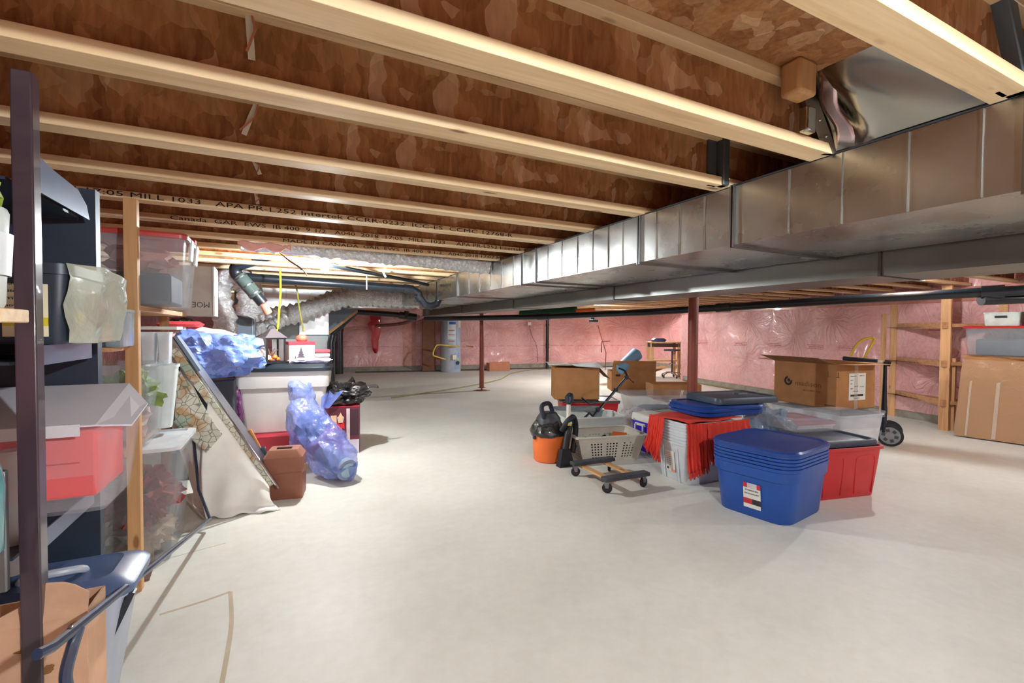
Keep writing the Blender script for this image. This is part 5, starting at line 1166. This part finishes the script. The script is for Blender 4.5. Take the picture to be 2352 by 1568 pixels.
t = thing('wrapped_roll', 'long cream wrapped roll lying behind the blue bag', 'roll', (-.75, 5.72, .885)); b = B(); b.tube(ccurve([(-.28, .05, .40), (.0, 0, .38), (.25, -.02, .33), (.42, -.03, .24)], 6), [.10] * 19, 18)
for v in b.bm.verts: v.co += Vector((0, 0, .02 * noise.noise(v.co * 8)))
b.obj('wrapping', M('cream_wrap', (238, 216, 196), .6, .04), t); B().box((0, .05, .14), (.7, .2, .28)).obj('support_box', CARDL, t, smooth=0)
t = thing('red_cushion', 'flat red cushion on top of the cream roll', 'cushion', (-.93, 5.72, 1.36)); B().loft([rrect(.34, .3, .05, z=0), rrect(.38, .34, .06, z=.03), rrect(.3, .26, .05, z=.06)]).obj('pad', M('red_fabric_pad', (214, 70, 76), .8), t)
t = bag('garbage_bag', 'shiny black bag hung under the top timber board, left of the foil duct', (-.98, 6.1, 1.21), (.14, .12, .125), BLKF, amp=.3, seed=51)
t = bag('plastic_bag', 'white plastic wrap between the blue bag and the lantern', (-.30, 5.38, ZL - .01), (.16, .10, .09), mat_film('white_film', (236, 232, 232), .9, .3, .6), amp=.4, seed=61)
for i, (z_, c_) in enumerate([(0, (180, 150, 156)), (.04, (226, 226, 236)), (.085, (222, 120, 124)), (.12, (214, 220, 236))]):
    tag(B().box((0, 0, .018), (.30, .16, .034)).obj('wrapped_packet', M('wpacket_%d' % i, c_, .4), loc=(-.33, 5.72, ZL + z_), bevel=.008), ['mauve', 'white', 'pink', 'pale blue'][i] + ' film-wrapped packet in the stack left of the lantern', 'packet')
# ================================================================ ducts and pipes at the left of the ceiling
t = thing('flex_duct', 'silver insulated flex duct running right under the joists into the trunk duct', 'flexible duct', (0, 0, 0))
flex('foil_sleeve', t, [(-.30, 4.30, 2.06), (.1, 4.29, 2.05), (.55, 4.28, 2.04), (1.0, 4.28, 2.02), (1.45, 4.27, 2.01), (1.86, 4.25, 1.99)], .085, FOIL, .07, .004, 18, .007, 3)
t = thing('flex_duct', 'ribbed silver flex duct curving across in front of the furnace', 'flexible duct', (0, 0, 0))
flex('foil_sleeve', t, [(-.75, 8.3, 1.50), (-.35, 8.15, 1.50), (.0, 8.0, 1.55), (.35, 7.95, 1.64), (.75, 7.9, 1.82), (1.1, 7.85, 1.88), (1.6, 7.8, 1.87), (2.1, 7.75, 1.86)], .15, FOIL, .10, .018, 24, .006, 5)
t = thing('flex_duct', 'lower ribbed flex duct bending down behind the black lantern', 'flexible duct', (0, 0, 0))
flex('foil_sleeve', t, [(.05, 7.7, 1.52), (-.15, 7.6, 1.40), (-.38, 7.5, 1.33), (-.5, 7.4, 1.15)], .09, FOIL, .07, .01, 18, .006, 6)
t = thing('flex_duct', 'fat crinkled foil duct hanging down beside the grey pipe bend', 'flexible duct', (0, 0, 0))
flex('foil_sleeve', t, [(-.38, 6.3, 2.08), (-.60, 6.35, 1.95), (-.66, 6.4, 1.75), (-.62, 6.4, 1.5), (-.60, 6.45, 1.2)], .115, FOIL, .09, .006, 20, .012, 7)
t = thing('flex_duct', 'second crinkled foil duct bulging behind the black pipe elbow', 'flexible duct', (0, 0, 0))
flex('foil_sleeve', t, [(-.52, 6.9, 1.98), (-.40, 6.9, 1.9), (-.38, 6.9, 1.7), (-.42, 6.9, 1.5)], .15, FOIL, .10, .006, 20, .014, 9)
t = thing('vent_pipe', 'black elbow pipe with a clear-grey coupling slanting down from the joists', 'pipe', (0, 0, 0))
b = B().tube(ccurve([(-.12, 5.5, 2.12), (-.28, 5.55, 2.06), (-.42, 5.6, 2.00), (-.44, 5.62, 1.93), (-.40, 5.62, 1.88)], 5), .06, 16); b.obj('elbow', BLACKP, t)
B().tube([(-.41, 5.62, 1.90), (-.25, 5.62, 1.70)], .068, 18).obj('coupling', mat_clear('smoke_coupling', (70, 84, 80), .9, .1), t)
for f_ in (.1, .5, .9): B().tube([(-.41 + .16 * f_ - .004, 5.62, 1.90 - .2 * f_ + .005), (-.41 + .16 * f_ + .004, 5.62, 1.90 - .2 * f_ - .005)], .072, 18).obj('ring_band', STEEL, t)
B().tube([(-.25, 5.62, 1.70), (-.19, 5.62, 1.62)], .055, 16).obj('lower_pipe', BLACKP, t); B().tube([(-.19, 5.62, 1.62), (-.14, 5.66, 1.52)], .04, 12).obj('pvc_stub', M('primer_pvc', (196, 130, 108), .5), t)
pipe('drain_pipe', 'black drain pipe with a P-trap in front of the trunk duct', [(-.4, 6.02, 1.93), (1.45, 6.0, 1.88), (1.52, 6.0, 1.87), (1.60, 6.0, 1.82), (1.62, 6.0, 1.75), (1.68, 6.0, 1.68), (1.76, 6.0, 1.66), (1.84, 6.0, 1.69), (1.88, 6.0, 1.77), (1.88, 6.0, 1.99)], .048, rad=1,
     fittings=[((1.40, 6.0, 1.881), (1.52, 6.0, 1.87), .058), ((1.58, 6.0, 1.80), (1.62, 6.0, 1.74), .058), ((1.88, 6.0, 1.74), (1.88, 6.0, 1.80), .058)])
t = thing('pipe_hanger', 'white strap holding the black drain pipe', 'strap', (.93, 5.94, 1.90)); B().tube([(0, 0, .14), (0, 0, -.06)], .008, 6).obj('strap_band', WHITE, t)
pipe('water_line', 'thin black pipe slanting under the joists right of the bulb', [(.40, 4.9, 1.98), (1.5, 5.9, 1.97), (1.75, 6.1, 1.95)], .022, rad=1)
t = thing('joist_brace', 'short pale stick nailed slanting under the joists', 'stick', (1.02, 5.3, 1.97)); B().box((0, 0, 0), (.02, .14, .02), Matrix.Rotation(.5, 4, 'X') @ Matrix.Rotation(.9, 4, 'Y')).obj('batten', PAPER, t, smooth=0)
YC = M('yellow_cable', (232, 206, 30), .5)
t = thing('cable', 'bright yellow gas tube hanging down to the lantern', 'cable', (-.02, 5.6, 2.0)); B().tube(ccurve([(-.005, 0, .0), (-.003, 0, -.25), (-.02, 0, -.5), (-.03, 0, -.62), (-.05, 0, -.70)], 5), .010, 8).obj('jacket', YC, t)
t = thing('cable', 'thin dull yellow cable hanging behind the lantern', 'cable', (.16, 6.6, 2.02)); B().tube(ccurve([(-.06, 0, .0), (.0, 0, -.15), (.03, 0, -.4), (.08, 0, -.7)], 5), .010, 8).obj('jacket', M('olive_cable', (160, 150, 60), .6), t)
t = thing('cable', 'twisted brown twin wire dangling from the joists left of the bulb', 'cable', (-.09, 4.02, 2.01)); b = B()
b.tube(ccurve([(0, 0, .0), (.06, .02, -.06), (.14, .05, -.12), (.22, .08, -.17), (.27, .1, -.23)], 6), .004, 6); b.obj('jacket', M('brown_cable', (120, 70, 50), .5), t)
B().tube(ccurve([(-.01, 0, .0), (.05, .02, -.05), (.13, .05, -.12), (.22, .08, -.175)], 6), .004, 6).obj('second_strand', M('brown_cable', (120, 70, 50), .5), t); B().box((.225, .08, -.18), (.018, .018, .014)).obj('wire_nut', DARK, t)
# torn pink insulation hanging from the joists
t = thing('insulation_scrap', 'torn pink insulation scrap hanging off the printed joists', 'insulation', (-.12, 4.02, 2.0)); b = B()
b.grid(10, 5, lambda u, v: Vector((-.18 + .36 * u, -.02 * v, -.02 * v - .05 * v * abs(math.sin(u * 7)) + .01 * math.sin(u * 13)))); b.obj('scrap_sheet', M('pink_scrap', (238, 180, 170), .7), t, solid=.006)
# house wiring seen between the joist bays
WIRE = M('white_cable', (226, 220, 200), .5); WOR = M('orange_cable', (196, 120, 90), .6)
def bay(y, x0, x1, z0, z1, label):
    t = thing('electrical_cable', label, 'cable', (x0, y, z0)); dx = x1 - x0; dz = z1 - z0
    B().strap([(0, 0, 0), (dx * .5, -.01, dz * .5), (dx, 0, dz)], .018, .006, (0, 1, 0)).obj('white_sheath', WIRE, t)
    B().strap([(.004, -.01, -.01), (dx * .5 + .014, -.02, dz * .5), (dx - .012, -.01, dz * .9)], .006, .004, (0, 1, 0)).obj('orange_sheath', WOR, t)
bay(1.50, -.082, -.074, 2.25, 2.10, 'flat white and orange cable crossing the bay nearest the camera'); bay(2.06, -.085, -.13, 2.22, 2.09, 'flat white cable crossing the second joist bay'); bay(2.55, -.125, -.095, 2.16, 2.09, 'flat white cable crossing the third joist bay'); bay(3.03, -.135, -.125, 2.12, 2.06, 'flat white cable crossing the fourth joist bay')
# furnace and its sheet metal
WSM = mat_galv('furnace_sheet', (226, 228, 230), .35, .04); GP = M('grey_paint_metal', (110, 124, 138), .45, .04)
t = thing('furnace', 'white sheet-metal furnace with plenum behind the lantern', 'furnace', (.28, 9.4, 0))
B().box((0.02, .35, .62), (.95, .7, 1.24)).obj('cabinet', M('furnace_white', (226, 230, 232), .4, .02), t, bevel=.01)
B().box((.02, .35, 1.52), (.95, .7, .56)).obj('plenum', WSM, t, smooth=0); B().box((-.22, -.006, 1.32), (.40, .02, .32)).obj('door_panel', M('panel_grey', (150, 158, 156), .5), t, bevel=.004)
B().box((.02, -.004, 1.235), (.96, .012, .02)).obj('seam_trim', GP, t, smooth=0); B().box((-.02, -.012, 1.32), (.02, .016, .32)).obj('latch_bar', GP, t, smooth=0)
t = thing('plenum_box', 'bright sheet metal duct box under the joists behind the drain pipe', 'duct', (.05, 8.9, 1.6)); B().box((.1, 0, .26), (1.5, .8, .34)).obj('box_side', WSM, t, smooth=0)
for x_ in (-.35, .0, .35): B().box((x_, -.405, .26), (.012, .012, .34)).obj('standing_seam', GALV, t, smooth=0)
t = thing('duct_offset', 'slanted grey duct offset on the right side of the furnace', 'duct', (.755, 9.9, 0))
B().poly([(0, 0, 1.22), (0, 0, 1.78), (.62, 0, 1.78), (.62, 0, 1.72)], (0, .5, 0)).obj('sloped_side', GP, t, smooth=0)
B().poly([(.02, -.006, 1.20), (.62, -.006, 1.70), (.60, -.006, 1.74), (.0, -.006, 1.25)], (0, .51, 0)).obj('wood_edge', PINEY, t, smooth=0)
t = thing('return_drop', 'grey painted duct dropping down left of the furnace', 'duct', (-.46, 7.3, 0)); B().box((0, 0, .95), (.24, .24, 1.86)).obj('duct_side', GP, t, smooth=0); B().box((.09, -.124, .95), (.012, .012, 1.86)).obj('rolled_seam', STEEL, t, smooth=0)
B().box((1.5, 8.25, 1.77), (1.0, .5, .12)).obj('duct_side', GALV, thing('take_off_duct', 'flat galvanised take-off between the ribbed duct and the trunk duct', 'duct', (0, 0, 0)), smooth=0)
pipe('vent_pipe', 'black vertical pipe at the right edge of the furnace', [(.80, 9.2, 0), (.80, 9.2, 1.1), (.83, 9.2, 1.24)], .07, rad=1)
# ---------------------------------------------------------------- sheet metal cover in the joist bay above the trunk duct
t = thing('bay_cover', 'bent shiny sheet-metal cover closing the joist bay at top right', 'sheet metal', (0, 0, 0))
b = B()
def cov(u, v):
    # u along y from far (joist) to near, v from bottom to top ; leans left towards the top, with a soft buckle
    y = 1.035 - .44 * u; x = 1.845 - .20 * v + .018 * math.sin(u * 7.5 + v * 4.2) * math.sin(v * PI) + .03 * math.exp(-((u - .25 + .25 * v) / .08) ** 2) * math.sin(v * PI * .9)
    return Vector((x, y, 2.012 + .262 * v))
b.grid(30, 16, cov); b.obj('panel', SHEET, t, smooth=1.0)
B().hexa([(1.80, 1.04, 2.01), (1.85, 1.02, 2.01), (1.85, 1.035, 2.01), (1.80, 1.055, 2.01), (1.60, 1.04, 2.28), (1.645, 1.02, 2.28), (1.645, 1.035, 2.28), (1.60, 1.055, 2.28)]).obj('side_flange', M('flange_dark', (120, 112, 98), .35, metal=1), t, smooth=0)
B().box((1.63, .81, 2.272), (.035, .46, .012)).obj('top_flange', M('flange_pale', (196, 204, 190), .4), t, smooth=0)
b = B()
b.grid(4, 8, lambda u, v: Vector((1.80 - .14 * v + .022 * u, 1.0 - .05 * u - .012 * math.sin(v * 8), 2.03 + .22 * v - .02 * u))); b.obj('curled_tab', M('pink_reflecting_tab', (200, 180, 184), .25, metal=1), t, solid=.002)
for p_ in ((1.77, 1.018, 2.06), (1.73, 1.018, 2.11), (1.67, 1.018, 2.20)): B().blob(p_, (.006, .006, .006), 0, 0, 1).obj('screw', CHROME, t)
t = thing('joist_block', 'rounded pale wood block beside the sheet-metal cover', 'wood block', (1.56, .99, 2.12)); B().box((0, 0, .075), (.095, .07, .115)).obj('block', PINEZ, t, bevel=.012)
t = thing('metal_clip', 'small shiny metal clip under the wood block', 'bracket', (1.63, 1.0, 2.045)); B().box((0, 0, .035), (.05, .03, .085)).obj('clip_plate', SHEET, t, bevel=.006)
t = thing('metal_strut', 'dark folded metal stud standing in the second joist bay above the duct', 'bracket', (1.78, 1.50, 2.01)); b = B(); b.box((-.035, 0, .12), (.05, .012, .24)); b.obj('web_plate', M('strut_dark', (96, 100, 102), .35, metal=.4), t, smooth=0)
B().box((.015, -.02, .12), (.04, .045, .24)).obj('flange_fold', M('strut_dark', (96, 100, 102), .35, metal=.4), t, bevel=.004); B().blob((.03, -.045, .03), (.006, .006, .006), 0, 0, 1).obj('screw', CHROME, t)
t = thing('metal_strut', 'blue-grey folded metal stud at the top right corner', 'bracket', (1.90, .56, 2.01)); B().hexa([(-.14, .0, 0), (-.09, .0, 0), (-.09, .01, 0), (-.14, .01, 0), (-.34, .0, .24), (-.25, .0, .24), (-.25, .01, .24), (-.34, .01, .24)]).obj('web_plate', M('strut_blue', (100, 116, 128), .3, metal=.4), t, smooth=0)
B().hexa([(-.09, -.04, 0), (-.05, -.04, 0), (-.05, .01, 0), (-.09, .01, 0), (-.25, -.04, .24), (-.19, -.04, .24), (-.19, .01, .24), (-.25, .01, .24)]).obj('flange_fold', M('strut_blue', (100, 116, 128), .3, metal=.4), t, bevel=.004); B().box((.06, .0, .14), (.10, .02, .28)).obj('pale_panel', M('pale_metal', (170, 160, 150), .4, metal=1), t, smooth=0)
